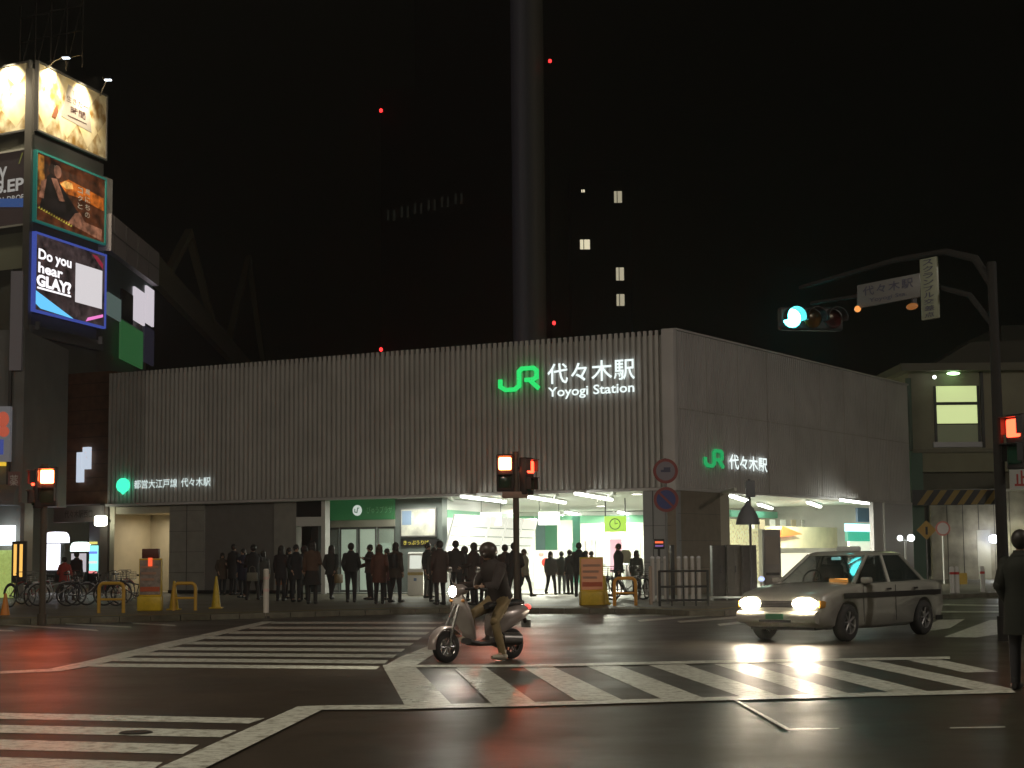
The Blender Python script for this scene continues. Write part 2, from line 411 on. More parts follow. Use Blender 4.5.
# warm niche at far left
BEI = mat('beige_wall', (.55, .50, .38), .6, noise=.05, nscale=3)
mb = MB(); xa = lf(110); d = 2.4
mb.box((-LW, .25, WZ0), (xa, d, WZ), BEI); mb.box((xa + .001, d, WZ0), (x0, d + .2, WZ), BEI); mb.box((x0 - .05, .6, WZ0), (x0 + .1, d, WZ), BEI)
mb.box((xa, .3, WZ - .3), (x0, d, WZ - .02), BEI)
stp('entrance_niche', mb, LF)
mb = MB(); mb.box((lf(155), 1.2, WZ - .33), (lf(164), 2.0, WZ - .302), emis('warm_lamp', (1, .75, .4), 9)); stp('niche_lamp', mb, LF)
tag((lambda m: (m.box((lf(117, 2.3), -.03, lz(120, 562, 2.3)), (lf(129, 2.3), 0, lz(120, 550, 2.3)), mat('notice_paper', (.8, .75, .6), .6)), m.build('notice'))[1])(MB()), 'pale notice sheet on the beige wall of the left entrance niche', 'notice', loc=LF.w(0, 2.36), rz=LF.a)
# dark side doorway px 292-318
mb = MB(); xb = lf(318)
mb.box((x3, 1.2, WZ0), (lf(318, 1.2), 1.4, WZ), BLACK); mb.box((x3, .25, lz(300, 526)), (xb, .5, lz(300, 517)), WHITE)
mb.box((x3, .26, lz(300, 516.5)), (xb, .5, WZ), BLACK)
stp('side_doorway', mb, LF)
# travel office front, recessed 1.8 m
DR = 1.8
ga, gb = lf(321, DR), lf(396, DR)
mb = MB()
mb.box((lf(318), .2, WZ0), (lf(322), .5, WZ), WHITE)
stp('white_post', mb, LF)
hz0, hz1 = lz(360, 520, DR), 3.62
GRE = mat('green_header', (.05, .19, .08), .45, emit=(.08, .5, .16), es=.07)
mb = MB(); mb.box((ga, DR - .1, hz0), (gb, DR + .1, hz1), GRE); oh = stp('office_header', mb, LF)
mb = MB(); lx = lf(359, DR); mb.cyl((lx, DR - .13, hz0 + .36), (lx, DR - .101, hz0 + .36), .2, emis('logo_white', (.9, 1, .9), .6), n=24)
ribbon(mb, [(lx - .1, hz0 + .42), (lx - .1, hz0 + .3), (lx, hz0 + .28), (lx + .03, hz0 + .45), (lx + .1, hz0 + .44)], .035, .01, GREEN, DR - .131)
text(mb, 'びゅうプラザ', (lf(381, DR), DR - .104, hz0 + .36), 1.15, .26, mat('faint_letter', (.3, .6, .35), .5))
lg = mb.build('emblem', oh)
# frosted glass doors
FROST = mat('frosted_glass', (.62, .72, .62), .35, emit=(.62, .8, .62), es=.22)
mb = MB(); dz1 = lz(360, 527, DR); mb.box((ga, DR - .08, dz1), (gb, DR + .08, hz0 - .002), mat('steel_lintel', (.55, .53, .45), .3, .4)); stp('door_lintel', mb, LF)
for i in range(4):
    a = ga + (gb - ga) * i / 4 + .03; b = ga + (gb - ga) * (i + 1) / 4 - .03
    m = MB(); m.box((a, DR, WZ0), (a + .05, DR + .05, dz1 - .002), GREYM); m.box((b - .05, DR, WZ0), (b, DR + .05, dz1 - .002), GREYM)
    m.box((a + .052, DR, WZ0), (b - .052, DR + .05, WZ0 + .1), GREYM); m.box((a + .052, DR, dz1 - .08), (b - .052, DR + .05, dz1 - .002), GREYM)
    do = stp('sliding_door', m, LF)
    m = MB(); m.box((a + .052, DR + .02, WZ0 + .102), (b - .052, DR + .03, dz1 - .082), FROST if i in (1, 2) else GLASS); m.build('door_glass', do)
mb = MB(); mb.box((ga, DR + 3, WZ0), (gb, DR + 3.1, 3.6), mat('office_wall', (.45, .5, .42), .6))
mb.box((ga + .3, DR + 2, WZ0), (ga + 1.4, DR + 2.4, 1.1), WHITE); mb.box((ga + .2, DR + 2.95, 1.3), (ga + 1.2, DR + 2.99, 2.0), emis('office_screen', (.5, .7, .5), .5)); stp('office_interior', mb, LF)
# wall between office and map: grey frame, px 396-443
wa, wb = lf(396, DR), lf(443, DR)
mb = MB(); mb.box((wa, DR - .05, WZ0), (wb, DR + .3, 3.6), mat('blue_grey_wall', (.16, .19, .18), .5)); stp('display_wall', mb, LF)
mb = MB(); mx0, mx1 = lf(402, DR), lf(438, DR); mz0, mz1 = lz(420, 537, DR), lz(420, 508, DR)
mb.box((mx0, DR - .12, mz0), (mx1, DR - .06, mz1), GREYM)
mb.box((mx0 + .05, DR - .125, mz0 + .05), (mx1 - .05, DR - .121, mz1 - .05), mat('map_face', (.5, .5, .42), .35, emit=(.9, .9, .75), es=.28, noise=.5, nscale=2.2))
mb.box((mx0 + .08, DR - .13, mz0 + .45), (mx0 + .5, DR - .126, mz1 - .1), mat('map_blue', (.2, .28, .4), .4, emit=(.3, .4, .55), es=.22))
tag(mb.build('map_board'), 'framed area map board on the grey wall beside the office doors', 'map board', loc=LF.P, rz=LF.a)
mb = MB(); mb.box((mx0, DR - .1, lz(420, 546, DR)), (mx1 + .1, DR - .06, lz(420, 539, DR)), BLACK)
text(mb, 'きっぷうりば', ((mx0 + mx1) / 2 - .1, DR - .104, lz(420, 542.5, DR)), 1.1, .16, emis('yellow_led', (.9, .75, .1), .9), .01)
tag(mb.build('direction_sign'), 'black sign with yellow letters below the map board', 'sign', loc=LF.P, rz=LF.a)
# round downlights in the soffit
for px, py, lab in [(385, 502, 'round lit downlight in the ceiling left of the map board'), (434, 501, 'round lit downlight in the ceiling above the map board')]:
    p = At(px, py, 41.5 * KS); m = MB(); m.cyl((0, 0, -.03), (0, 0, 0), .22, WHITE, n=20); m.cyl((0, 0, -.034), (0, 0, -.031), .19, E_WHITE, n=20)
    pp = ray(px, py); t = (3.61 - H) / pp.z
    tag(m.build('downlight'), lab, 'ceiling light', 'round lights in the station ceiling', loc=(pp.x * t, pp.y * t, 3.618))
for px, py, lab in [(338, 505, 'dim round downlight over the office doors at left'), (349, 504.5, 'round downlight over the office door left of the emblem')]:
    pass
# interior strips: position on ceiling by pixel
def onceil(px, py, z=3.6):
    r = ray(px, py); t = (z - H) / r.z; return Vector((r.x * t, r.y * t, z))
def strip(px0, py0, px1, py1, lab, w=.14, z=3.46):
    a = onceil(px0, py0, z); b = onceil(px1, py1, z); mid = (a + b) / 2; d = b - a; L = min(d.length, 7.0)
    o = thing('strip_light', lab, 'ceiling light', (mid.x, mid.y, 3.61), math.atan2(d.y, d.x), 'fluorescent strips in the station ceiling')
    m = MB(); m.box((-L / 2, -w / 2 - .03, -.07), (L / 2, w / 2 + .03, 0), WHITE); m.build('housing', o)
    m = MB(); m.box((-L / 2 + .04, -w / 2, -.15), (L / 2 - .04, w / 2, -.072), E_STRIP); m.build('tube', o)
    return o
strip(462, 497.5, 505, 503, 'long fluorescent strip nearest the map board in the concourse')
strip(528, 498, 566, 504, 'fluorescent strip in the concourse just right of the signal pole')
strip(575, 494.5, 612, 501, 'bright fluorescent strip above the clock sign')
strip(560, 512, 588, 517, 'short fluorescent strip deep in the concourse left of the clock sign')
strip(612, 511.5, 640, 517, 'short fluorescent strip at the right end of the concourse')
strip(731, 497, 747, 502, 'fluorescent strip behind the hooded lamp in the side opening')
strip(753, 503.5, 776, 511, 'fluorescent strip right of the hooded lamp in the side opening')
strip(800, 500.5, 826, 510, 'fluorescent strip over the middle of the side opening')
strip(841, 501, 868, 504.5, 'bluish fluorescent strip at the far end of the side opening')
for px, py, lab in [(637, 494, 'round downlight at the right end of the concourse ceiling'), (482, 507, 'round downlight over the tilted white boards'), (545, 514, 'round downlight between the two drum lamps'), (601, 506, 'round downlight left of the clock sign'), (764, 521, 'round downlight near the tall grey pillar sign'), (460, 503, 'round downlight at the left end of the concourse ceiling')]:
    p = onceil(px, py, 3.6); m = MB(); m.cyl((0, 0, -.03), (0, 0, 0), .2, WHITE, n=20); m.cyl((0, 0, -.034), (0, 0, -.031), .17, E_WHITE, n=20)
    tag(m.build('downlight'), lab, 'ceiling light', 'round lights in the station ceiling', loc=(p.x, p.y, 3.618))
# drum lamps
E_DRUM = emis('drum_glow', (1, 1, .93), 2.4)
for px, lab in [(491, 'lit white drum lamp hanging over the tilted white boards'), (549, 'lit white drum lamp hanging right of the signal pole')]:
    p = At(px, 515, 44 * KS); o = thing('drum_lamp', lab, 'pendant lamp', (p.x, p.y, 3.6), 0, 'drum lamps hanging in the concourse')
    m = MB(); m.cyl((0, 0, -.95), (0, 0, -.45), .42, E_DRUM, n=28); m.build('shade', o)
    m = MB()
    for a in (-.38, .38): m.cyl((a, 0, -.45), (a, 0, 0), .012, DARK, n=6)
    m.build('hanger', o)
# tilted white boards wall
wl = [At(446, 590, 40.6 * KS), At(531, 590, 47.5 * KS)]
a = Vector((wl[0].x, wl[0].y, 0)); b = Vector((wl[1].x, wl[1].y, 0)); dd = (b - a).normalized(); nn = Vector((dd.y, -dd.x, 0)); Lb = (b - a).length
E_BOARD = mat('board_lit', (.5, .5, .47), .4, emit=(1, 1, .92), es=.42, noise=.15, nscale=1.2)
bf = Frame(a, dd)
mb = MB(); mb.box((2.2, .7, WZ0), (Lb + .2, .9, 3.6), WALLW); mb.box((2.2, .68, 2.9), (Lb + .2, .7, 3.2), GREEN); o = mb.build('side_wall', st); o.location = bf.P - CORNER; o.rotation_euler = (0, 0, bf.a)
for i in range(5):
    x0b = Lb * i / 5 + .04; x1b = Lb * (i + 1) / 5 - .04
    m = MB(); m.prism([(0, .25, .85), (0, -.35, 2.95), (0, -.30, 2.98), (0, .30, .88)], (x1b - x0b, 0, 0), E_BOARD)
    for k in range(1, 6):
        z = .85 + 2.1 * k / 6.3; y = .25 - .6 * k / 6.3
        m.box((.12, y - .014, z), (x1b - x0b - .12, y - .006, z + .03), mat('board_line', (.12, .16, .13), .5))
    m.box((.1, .36, WZ0), (x1b - x0b - .1, .69, .84), GREYM)
    tag(m.build('tilted_board'), ['nearest of the tilted glowing white boards, next to the map board wall', 'second tilted glowing white board from the map board wall', 'middle one of the five tilted glowing white boards', 'fourth tilted glowing white board from the map board wall', 'deepest of the tilted glowing white boards, behind the signal pole'][i], 'info board', 'tilted white boards along the concourse', loc=bf.w(x0b, 0), rz=bf.a)

def flat(name, lab, cat, px0, py0, px1, py1, Y, m, th=.06, extra=None):
    """a thing of real size facing the camera side, given by its extent and its distance"""
    Y = Y * KS; a = At(px0, py1, Y); b = At(px1, py0, Y); mb = MB(); w = (b.x - a.x); h = b.z - a.z
    mb.box((-w / 2, 0, 0), (w / 2, th, h), m)
    if extra: extra(mb, w, h)
    return tag(mb.build(name), lab, cat, loc=((a.x + b.x) / 2, Y, a.z))
# interior furniture
def kiosk_x(mb, w, h):
    mb.cyl((-.02, -.01, h * .72), (-.02, -.004, h * .72), .17, REDP, n=16); mb.ell((.12, -.01, h * .6), (.16, .02, .2), REDP)
    mb.ell((-.2, -.01, h * .9), (.1, .02, .08), mat('pinkish', (.7, .4, .35), .5)); mb.box((-w / 2 + .1, -.012, .15), (w / 2 - .1, -.002, h * .4), mat('poster_white', (.8, .8, .78), .4))
    mb.box((-w / 2, .06, 0), (w / 2, .8, h), WHITE)
flat('ticket_kiosk', 'white kiosk with a red figure poster inside the concourse', 'kiosk', 534, 550, 559, 594, 43.5, WHITE, .06, kiosk_x)
flat('green_pillar', 'green painted pillar deep inside the concourse', 'pillar', 545, 520, 557, 590, 53.5, mat('green_mid', (.10, .42, .24), .5), .3)
flat('hanging_poster', 'white poster hanging beside the green pillar', 'poster', 558, 520, 572.5, 543, 50, WALLW, .03)
flat('teal_pillar', 'dark teal pillar just left of the green one in the concourse', 'pillar', 536, 518, 545, 590, 52.5, mat('teal', (.08, .20, .2), .5), .3)
flat('green_column', 'mint column right of the hanging poster', 'pillar', 573, 516, 580, 590, 54, mat('mint', (.12, .42, .3), .5), .3)
flat('pink_poster', 'pink poster on the white wall behind the walking man', 'poster', 610, 539, 622, 572, 50, mat('pink', (.8, .42, .58), .5), .03)
flat('lit_wall_panel', 'large white lit display wall under the green clock sign', 'display', 582, 523, 640, 540, 54.5, mat('panel_lit', (.8, .85, .78), .4, emit=(.95, 1, .9), es=.6), .1)
o = thing('clock_sign', 'square yellow-green lit sign with clock face hanging in the concourse', 'clock', At(615.5, 524, 43 * KS), 0)
m = MB(); m.cbox((0, .08, 0), (.84, .16, .6), emis('clock_face', (.55, .95, .08), .85), .02); m.build('lit_box', o)
m = MB(); m.torus((-.02, -.008, 0), (0, 1, 0), .2, .018, mat('dark_green', (.02, .12, .02), .5), 24, 6); m.cyl((-.02, -.01, 0), (-.02, -.01, .15), .012, MT['dark_green'], n=6); m.cyl((-.02, -.01, 0), (.09, -.01, .03), .012, MT['dark_green'], n=6); m.build('clock_hands', o)
m = MB(); m.box((-.40, 0, .302), (-.36, .16, 1.0), DARK); m.box((.36, 0, .302), (.40, .16, 1.0), DARK); m.build('hanger', o)
# ticket gates deep in the hall
for i, px in enumerate((590, 598, 629, 636)):
    p = G(px, 591.5, PZ + .04); m = MB(); m.cbox((0, 0, .5), (.3, 1.4, 1.0), STEEL, .06); m.cbox((0, -.3, 1.03), (.28, .4, .07), emis('gate_panel', (.2, .7, .6), .4), .02)
    tag(m.build('ticket_gate'), ['steel ticket gate at the left, just right of the yellow ad stand', 'steel ticket gate second from the yellow ad stand', 'steel ticket gate behind the walking man', 'steel ticket gate nearest the corner pillar'][i], 'ticket gate', 'ticket gates in the concourse', loc=p)
# corner pillar below the cladding
def rf(px, d=0.0, py=540): return RF.hit(px, py, d)[0]
def rz_(px, py, d=0.0): return RF.hit(px, py, d)[1]
mb = MB(); xp = lf(643)
GP = mat('grey_cladding', (.33, .33, .34), .5, noise=.06, nscale=2)
mb.box((xp, .04, WZ0), (-.02, .6, WZ), GP); mb.box((xp + .35, .025, WZ0), (xp + .37, .039, WZ), DARK)
for z in (1.2, 2.4): mb.box((xp, .03, z), (-.02, .039, z + .012), DARK)
stp('corner_pillar', mb, LF)
mb = MB(); xq = rf(722); BR = mat('brown_tile', (.24, .19, .14), .5, noise=.12, nscale=3)
mb.box((.02, .04, WZ0), (xq, .7, WZ), BR)
for z in (1.0, 1.9, 2.8): mb.box((.02, .03, z), (xq, .039, z + .01), DARK)
stp('side_wall_tiles', mb, RF)
mb = MB(); mb.box((xq + .002, .04, WZ0), (rf(731), .7, WZ), mat('cream_post', (.55, .5, .4), .5)); stp('cream_post', mb, RF)
xr0, xr1 = rf(871), RW
mb = MB(); xr0 = rf(875); mb.box((xr0, .04, WZ0), (xr1, .22, WZ), mat('pale_end_wall', (.5, .48, .5), .5)); mb.cyl((xr0 + 1.1, -.02, WZ0), (xr0 + 1.1, -.02, WZ), .05, WHITE, n=8); stp('end_wall', mb, RF)
mb = MB(); mb.box((RW - .02, .32, .1), (RW + .1, 9, HT), FINB); stp('end_gable', mb, RF)
mb = MB(); mb.box((-LW - .1, .32, 3.5), (-LW - .005, 12, HT), FINB); stp('left_gable', mb, LF)

# stall interior seen through the side opening
def rfl(name, lab, cat, px0, py0, px1, py1, d, m, th=.1, extra=None):
    s0, z0 = RF.hit(px0, py1, d); s1, z1 = RF.hit(px1, py0, d); mb = MB(); w = s1 - s0
    z0_ = RF.hit((px0 + px1) / 2, py1, d)[1]; z1_ = RF.hit((px0 + px1) / 2, py0, d)[1]; h = z1_ - z0_
    mb.box((-w / 2, 0, 0), (w / 2, th, h), m)
    if extra: extra(mb, w, h)
    return tag(mb.build(name), lab, cat, loc=RF.w((s0 + s1) / 2, d, z0_), rz=RF.a)
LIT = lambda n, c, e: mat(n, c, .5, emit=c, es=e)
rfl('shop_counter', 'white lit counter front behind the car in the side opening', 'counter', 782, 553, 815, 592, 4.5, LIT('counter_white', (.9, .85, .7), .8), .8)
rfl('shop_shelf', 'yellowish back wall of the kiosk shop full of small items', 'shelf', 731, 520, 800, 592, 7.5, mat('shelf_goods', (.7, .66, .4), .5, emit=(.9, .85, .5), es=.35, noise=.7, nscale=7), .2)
rfl('shop_canopy', 'cream sloping awning inside the side opening', 'awning', 776, 527, 846, 548, 3.6, mat('canopy_cream', (.62, .55, .36), .5, noise=.15, nscale=1.5), .5)
m = MB(); m.prism([(-1.2, 0, 0), (1.2, 0, 0.12), (-.9, 0, .45)], (0, .05, 0), LIT('red_orange', (.9, .12, .02), .7)); tag(m.build('red_banner'), 'orange-red triangular banner above the white shop counter', 'banner', loc=RF.w(*(lambda t: (t[0], 3.4, t[1]))(RF.hit(792, 537, 3.4))), rz=RF.a)
rfl('lit_shop_sign', 'glowing cyan and white shop sign at the end of the side opening', 'sign', 848, 524, 873, 531.5, 1.2, emis('cyan_white', (.35, 1, 1), 3.2), .15, lambda mb, w, h: mb.box((-w / 2, .01, -.42), (w / 2, .14, -.003), emis('teal_green', (.02, .5, .3), .9)))
rfl('shop_window', 'cream lit shop window below the cyan sign', 'window', 851, 539, 872, 592, 1.4, LIT('cream_lit', (.85, .85, .68), .75), .1)
rfl('teal_beam', 'green painted beam running across the ceiling of the side opening', 'beam', 731, 513, 868, 519, 6.5, mat('beam_green', (.1, .38, .25), .5), .3)
rfl('blue_partition', 'dark blue partition above the cyan shop sign', 'partition', 858, 508, 872, 522, 1.3, mat('navy', (.04, .08, .14), .5), .1)
def hangsigns():
    root = None
    for i in range(9):
        m = MB(); m.box((-.28, 0, 0), (.28, .03, .42), [WALLW, mat('paper_tan', (.6, .5, .35), .6)][i % 3 == 1]); 
        s0, z0 = RF.hit(752 + i * 10.5, 529, 5.2)
        tag(m.build('hanging_notice'), 'small paper notice hanging in a row under the green beam', 'notice', 'paper notices under the green beam', loc=RF.w(s0, 5.2, z0), rz=RF.a)
hangsigns()

# ------------------------------------------------------------------ lettering signs
def jr(mb, cx, cz, w, h, th, y, m):
    P = [(-.5, .02), (-.5, -.28), (-.36, -.42), (-.10, -.42), (.02, -.28), (.02, .30), (.10, .41), (.42, .41), (.5, .30), (.5, .02), (.40, -.06), (.18, -.06)]
    S_ = w / 1.16
    k = h / .98
    ribbon(mb, [(cx + p[0] * S_, cz + p[1] * k) for p in P], th, .08, m, y)
    ribbon(mb, [(cx + .18 * S_, cz - .06 * k), (cx + .30 * S_, cz - .06 * k), (cx + .56 * S_, cz - .44 * k)], th, .08, m, y)
def sign_on(fr, name, lab, items, d=-.06):
    root = thing(name, lab, 'sign', fr.P, fr.a)
    for it in items:
        mb = MB(); kind, x0, y0, x1, y1, m = it[:6]
        s0 = fr.hit(x0, (y0 + y1) / 2, d)[0]; s1 = fr.hit(x1, (y0 + y1) / 2, d)[0]
        z1 = fr.hit((x0 + x1) / 2, y0, d)[1]; z0 = fr.hit((x0 + x1) / 2, y1, d)[1]
        cx, cz = (s0 + s1) / 2, (z0 + z1) / 2
        if kind == 'jr': jr(mb, cx, cz, s1 - s0, z1 - z0, (z1 - z0) * .17, d, m)
        elif kind == 'leaf':
            r = (s1 - s0) / 2; top = z1 - r * .8; z0 -= .06
            pts = [(cx + r * math.cos(t), top + r * .9 * math.sin(t)) for t in [math.pi * (1.08 - 1.16 * i / 16) for i in range(17)]]
            pts += [(cx + r * .72, top - r * .62), (cx + r * .25, top - r * .85), (cx, z0), (cx - r * .25, top - r * .85), (cx - r * .72, top - r * .62)]
            mb.prism([(p[0], d, p[1]) for p in pts], (0, -.08, 0), m)
        else:
            text(mb, it[6], (cx, d - .05, cz), s1 - s0, z1 - z0, m, it[7], spacing=it[8] if len(it) > 8 else 1.0)
        mb.build('lettering' if kind == 'text' else 'emblem', root)
    return None
sign_on(LF, 'station_sign', 'green JR emblem with glowing white station name high on the ribbed front', [
    ('jr', 498, 367, 540, 391, E_SIGNG), ('text', 548, 361, 635.5, 382, E_SIGNW, '代々木駅', .012, 1.08), ('text', 548.5, 385, 635, 397.5, E_SIGNW, 'Yoyogi Station', .016)])
sign_on(RF, 'station_sign', 'smaller JR emblem and station name on the side facade', [
    ('jr', 703, 449, 722.5, 467.5, E_SIGNG2), ('text', 728, 456, 766, 471, E_SIGNW, '代々木駅', .02, 1.05)], 0.02)
sign_on(LF, 'subway_sign', 'green leaf emblem and small white lettering low at the left end of the ribbed front', [
    ('leaf', 117.5, 479, 130, 493, E_LEAF), ('text', 134.8, 479.4, 178, 488.2, emis('sign_white_small', (.85, 1, .97), .9), '都営大江戸線', .008), ('text', 181.8, 477.6, 211.3, 486.6, emis('sign_white_small', (.85, 1, .97), .9), '代々木駅', .008)])

# ------------------------------------------------------------------ left buildings
BRICK = mat('brown_brick', (.16, .085, .05), .7, noise=.25, nscale=3)
LFX = Frame(LF.w(-LW - .15, 0), -dl)
def bx(px, d=0.0, py=500): return LFX.hit(px, py, d)[0]
def bz(px, py, d=0.0): return LFX.hit(px, py, d)[1]
bb = thing('brick_building', 'dark brown brick building wedged against the left end of the station', 'building', LFX.P, LFX.a)
m = MB(); xl = bx(52); m.box((xl, .3, 3.7), (-.02, 8, bz(80, 372)), BRICK)
z = 4.2
while z < 9: m.box((xl, .285, z), (-.02, .299, z + .03), mat('mortar', (.08, .05, .035), .8)); z += .55
m.build('wall', bb)
m = MB(); m.box((bx(74), .1, bz(80, 482)), (bx(79), .28, bz(80, 452)), emis('pale_sign', (.75, .85, 1), .75)); m.box((bx(80), .1, bz(82, 469)), (bx(86), .28, bz(82, 447)), MT['pale_sign']); m.build('projecting_panel', bb)
m = MB(); m.box((xl, .1, bz(80, 522)), (bx(100), .28, bz(80, 506)), mat('shop_fascia', (.30, .27, .26), .5)); 
text(m, '代々木駅西口', (bx(77), .09, bz(77, 514)), 1.5, .32, mat('grey_letter', (.1, .08, .08), .5), .01); m.build('shop_fascia', bb)
m = MB(); m.box((xl, 2.2, 0.1), (-.02, 2.4, 3.69), mat('dark_shop_wall', (.10, .085, .10), .6)); m.box((bx(95), .3, .1), (-.02, 2.2, 3.69), mat('pier', (.20, .17, .15), .6)); m.build('ground_floor', bb)
def arch_sign(px0, px1, py0, py1, col, s, nm, pr):
    x0, x1, z0, z1 = bx(px0, 1.9), bx(px1, 1.9), bz(px0, py1, 1.9), bz(px0, py0, 1.9); m = MB(); r = (x1 - x0) / 2; cx = (x0 + x1) / 2
    pts = [(cx + r * math.copysign(abs(math.cos(t)) ** .5, math.cos(t)), 1.9, z0 + (z1 - z0) * math.sin(t) ** .6) for t in [math.pi * i / 12 for i in range(13)]]
    m.prism(pts, (0, .25, 0), emis(nm, col, s)); m.build(pr, bb)
arch_sign(45, 66, 532, 543, (.85, .85, 1), 3, 'arch_white', 'shop_sign')
arch_sign(71, 88, 542, 551.5, (.8, 1, .95), 2.6, 'arch_mint', 'shop_sign')
for x0_, x1_, y0_, y1_, c, s, n in [(47, 61, 543.5, 570, (.9, .92, 1), 2.6, 'win_a'), (73, 87, 553, 572, (.75, .7, .75), .7, 'win_b'), (91, 99, 545, 572, (.3, .9, .85), 1.3, 'win_c')]:
    f = MB(); f.box((bx(x0_, 1.95) - .05, 1.97, bz(x0_, y1_ + 12, 1.95)), (bx(x1_, 1.95) + .05, 2.19, bz(x0_, y0_, 1.95)), DARK); fo = f.build('window', bb)
    g = MB(); g.box((bx(x0_, 1.95), 1.9, bz(x0_, y1_, 1.95)), (bx(x1_, 1.95), 1.96, bz(x0_, y0_, 1.95) - .02), emis(n, c, s))
    if n == 'win_c':
        for k in range(4): g.box((bx(91, 1.95), 1.88, .9 + k * .4), (bx(99, 1.95), 1.897, 1.0 + k * .4), emis('win_stripe%d' % k, [(1, .3, .3), (.9, .9, .9), (.2, .3, 1), (.9, .8, .2)][k], 1))
    g.build('pane', fo)
o = thing('box_lamp', 'bright rounded box lamp on the pier left of the beige niche', 'wall lamp', LFX.w(bx(102, -.2), -.25, bz(102, 521)), LFX.a)
m = MB(); m.cbox((0, 0, 0), (.5, .3, .42), emis('box_lamp_glow', (.95, 1, .8), 6), .08); m.build('lamp_shade', o); m = MB(); m.box((-.06, .151, -.05), (.06, .5, .05), DARK); m.build('bracket', o)
# far left grey pillar building with shops (px < 35)
gp = thing('corner_shop_building', 'narrow grey building with small signs at the left edge', 'building', At(-10, 600, 38 * KS).xy.to_3d(), 0)
gp.location = (At(-30, 600, 40 * KS).x, 40 * KS, .1)
def gX(px, Y=40): return At(px, 500, Y * KS).x - gp.location.x
def gZ(py, Y=40): return At(10, py, Y * KS).z - .1
m = MB(); m.box((gX(-60), 0, 3.4), (gX(22), 6, gZ(330)), mat('grey_concrete', (.20, .20, .19), .6, noise=.12, nscale=1)); m.box((gX(7), -.15, 3.4), (gX(10), -.001, gZ(270)), DARK); m.build('wall', gp)
m = MB(); m.box((gX(8), -.2, gZ(371)), (gX(20), -.02, gZ(272)), mat('pale_cladding', (.38, .36, .42), .5)); m.build('cladding_panel', gp)
m = MB(); m.box((gX(-2), -.3, gZ(462)), (gX(11), -.05, gZ(407)), mat('shop_sign_body', (.3, .3, .3), .5, emit=(.4, .4, .45), es=.18)); m.ell((gX(4), -.31, gZ(420)), (.22, .02, .28), emis('sign_red_round', (.8, .15, .08), .5)); m.ell((gX(5), -.31, gZ(432)), (.2, .02, .2), MT['sign_red_round']); m.box((gX(-1), -.31, gZ(455)), (gX(5), -.301, gZ(440)), emis('sign_blue_block', (.1, .15, .6), .4)); m.build('shop_sign', gp)
m = MB(); m.box((gX(-20), -.25, gZ(466)), (gX(6), -.05, gZ(462.5)), emis('yellow_line', (1, .65, .05), .8)); m.build('light_strip', gp)
m = MB(); m.box((gX(10), -.3, gZ(502)), (gX(22), -.05, gZ(472)), mat('red_panel', (.28, .14, .13), .5)); text(m, '薬', (gX(16), -.305, gZ(481)), .3, .4, WHITE); text(m, '局', (gX(16), -.305, gZ(493)), .3, .4, WHITE); m.build('name_panel', gp)
m = MB(); rr = []
for i in range(9):
    t = math.pi * i / 8 / 2; rr.append((-.9 * math.cos(t) - .02, 3.3 + .75 * math.sin(t)))
m.prism([(gX(-40), y, z) for y, z in rr] + [(gX(-40), -.02, 3.3)], (gX(21) - gX(-40), 0, 0), mat('awning_grey', (.22, .2, .2), .6)); m.build('awning', gp)
m = MB(); m.box((gX(-60), 1.2, 0), (gX(22), 1.4, 3.39), mat('shop_inner', (.25, .24, .2), .6)); m.box((gX(20), .1, 0), (gX(24), 1.2, 3.39), GREYM); m.build('ground_floor', gp)
m = MB(); m.box((gX(-8), .6, gZ(545)), (gX(9), .9, gZ(525)), emis('lit_blue_white', (.8, .9, 1), 3)); m.build('lit_box', gp)
m = MB(); m.box((gX(-10), .8, gZ(598)), (gX(8), .9, gZ(550)), mat('vending_face', (.3, .4, .15), .4, emit=(.6, .75, .2), es=.5, noise=.6, nscale=6)); m.build('shop_window', gp)
# orange lit slats
m = MB(); m.box((-.25, 0, 0), (.25, .1, 1.4), DARK); m.box((-.18, -.02, .2), (-.08, -.001, 1.3), emis('amber_glow', (1, .55, .12), 1.1)); m.box((.02, -.02, .2), (.12, -.001, 1.3), MT['amber_glow'])
tag(m.build('amber_lantern'), 'narrow amber lit panel between the parked bicycles and the left shops', 'lantern', loc=(At(19, 560, 38 * KS).x, 38 * KS, .7))

# billboard tower
YT = 50.0 * KS
c0 = At(35, 60, YT); TWd = hd(1000)
TR = Frame((c0.x, c0.y), TWd); TL = Frame((c0.x, c0.y), -dl)
tw = thing('billboard_tower', 'tall corner building stacked with lit billboards at upper left', 'building', (c0.x, c0.y, 0))
def tpart(nm, m, fr, par=tw):
    o = m.build(nm, par); 
    if par is tw: o.rotation_euler = (0, 0, fr.a)
    return o
def tz(px, py, fr=TR): return fr.hit(px, py)[1]
wR = TR.hit(104, 200)[0]
TWALL = mat('tower_wall', (.12, .12, .10), .6, noise=.1, nscale=1); m = MB(); fp = [TR.w(.05, .3), TR.w(wR, .3), TR.w(wR, .3) - dr * 0 + (-(-dl)) * 9, TL.w(-12, .3)]
m.prism([(p.x - c0.x, p.y - c0.y, .1) for p in fp], (0, 0, tz(35, 62) - .1), TWALL); m.build('wall', tw)
m = MB()
m.box((-9, -.05, tz(34, 268)), (-.1, .29, tz(34, 232)), mat('tower_band', (.26, .27, .20), .6)); tpart('side_wall', m, TL)
m = MB(); m.box((TL.hit(8, 400)[0], .05, tz(30, 372)), (TL.hit(21, 400)[0], .28, tz(30, 270)), mat('pale_pilaster', (.42, .38, .45), .5)); tpart('pilaster', m, TL)
m = MB(); m.box((-.1, .05, tz(30, 330)), (.2, .4, tz(30, 66)), mat('corner_post_metal', (.25, .24, .22), .4, .4)); tpart('corner_post', m, TR)
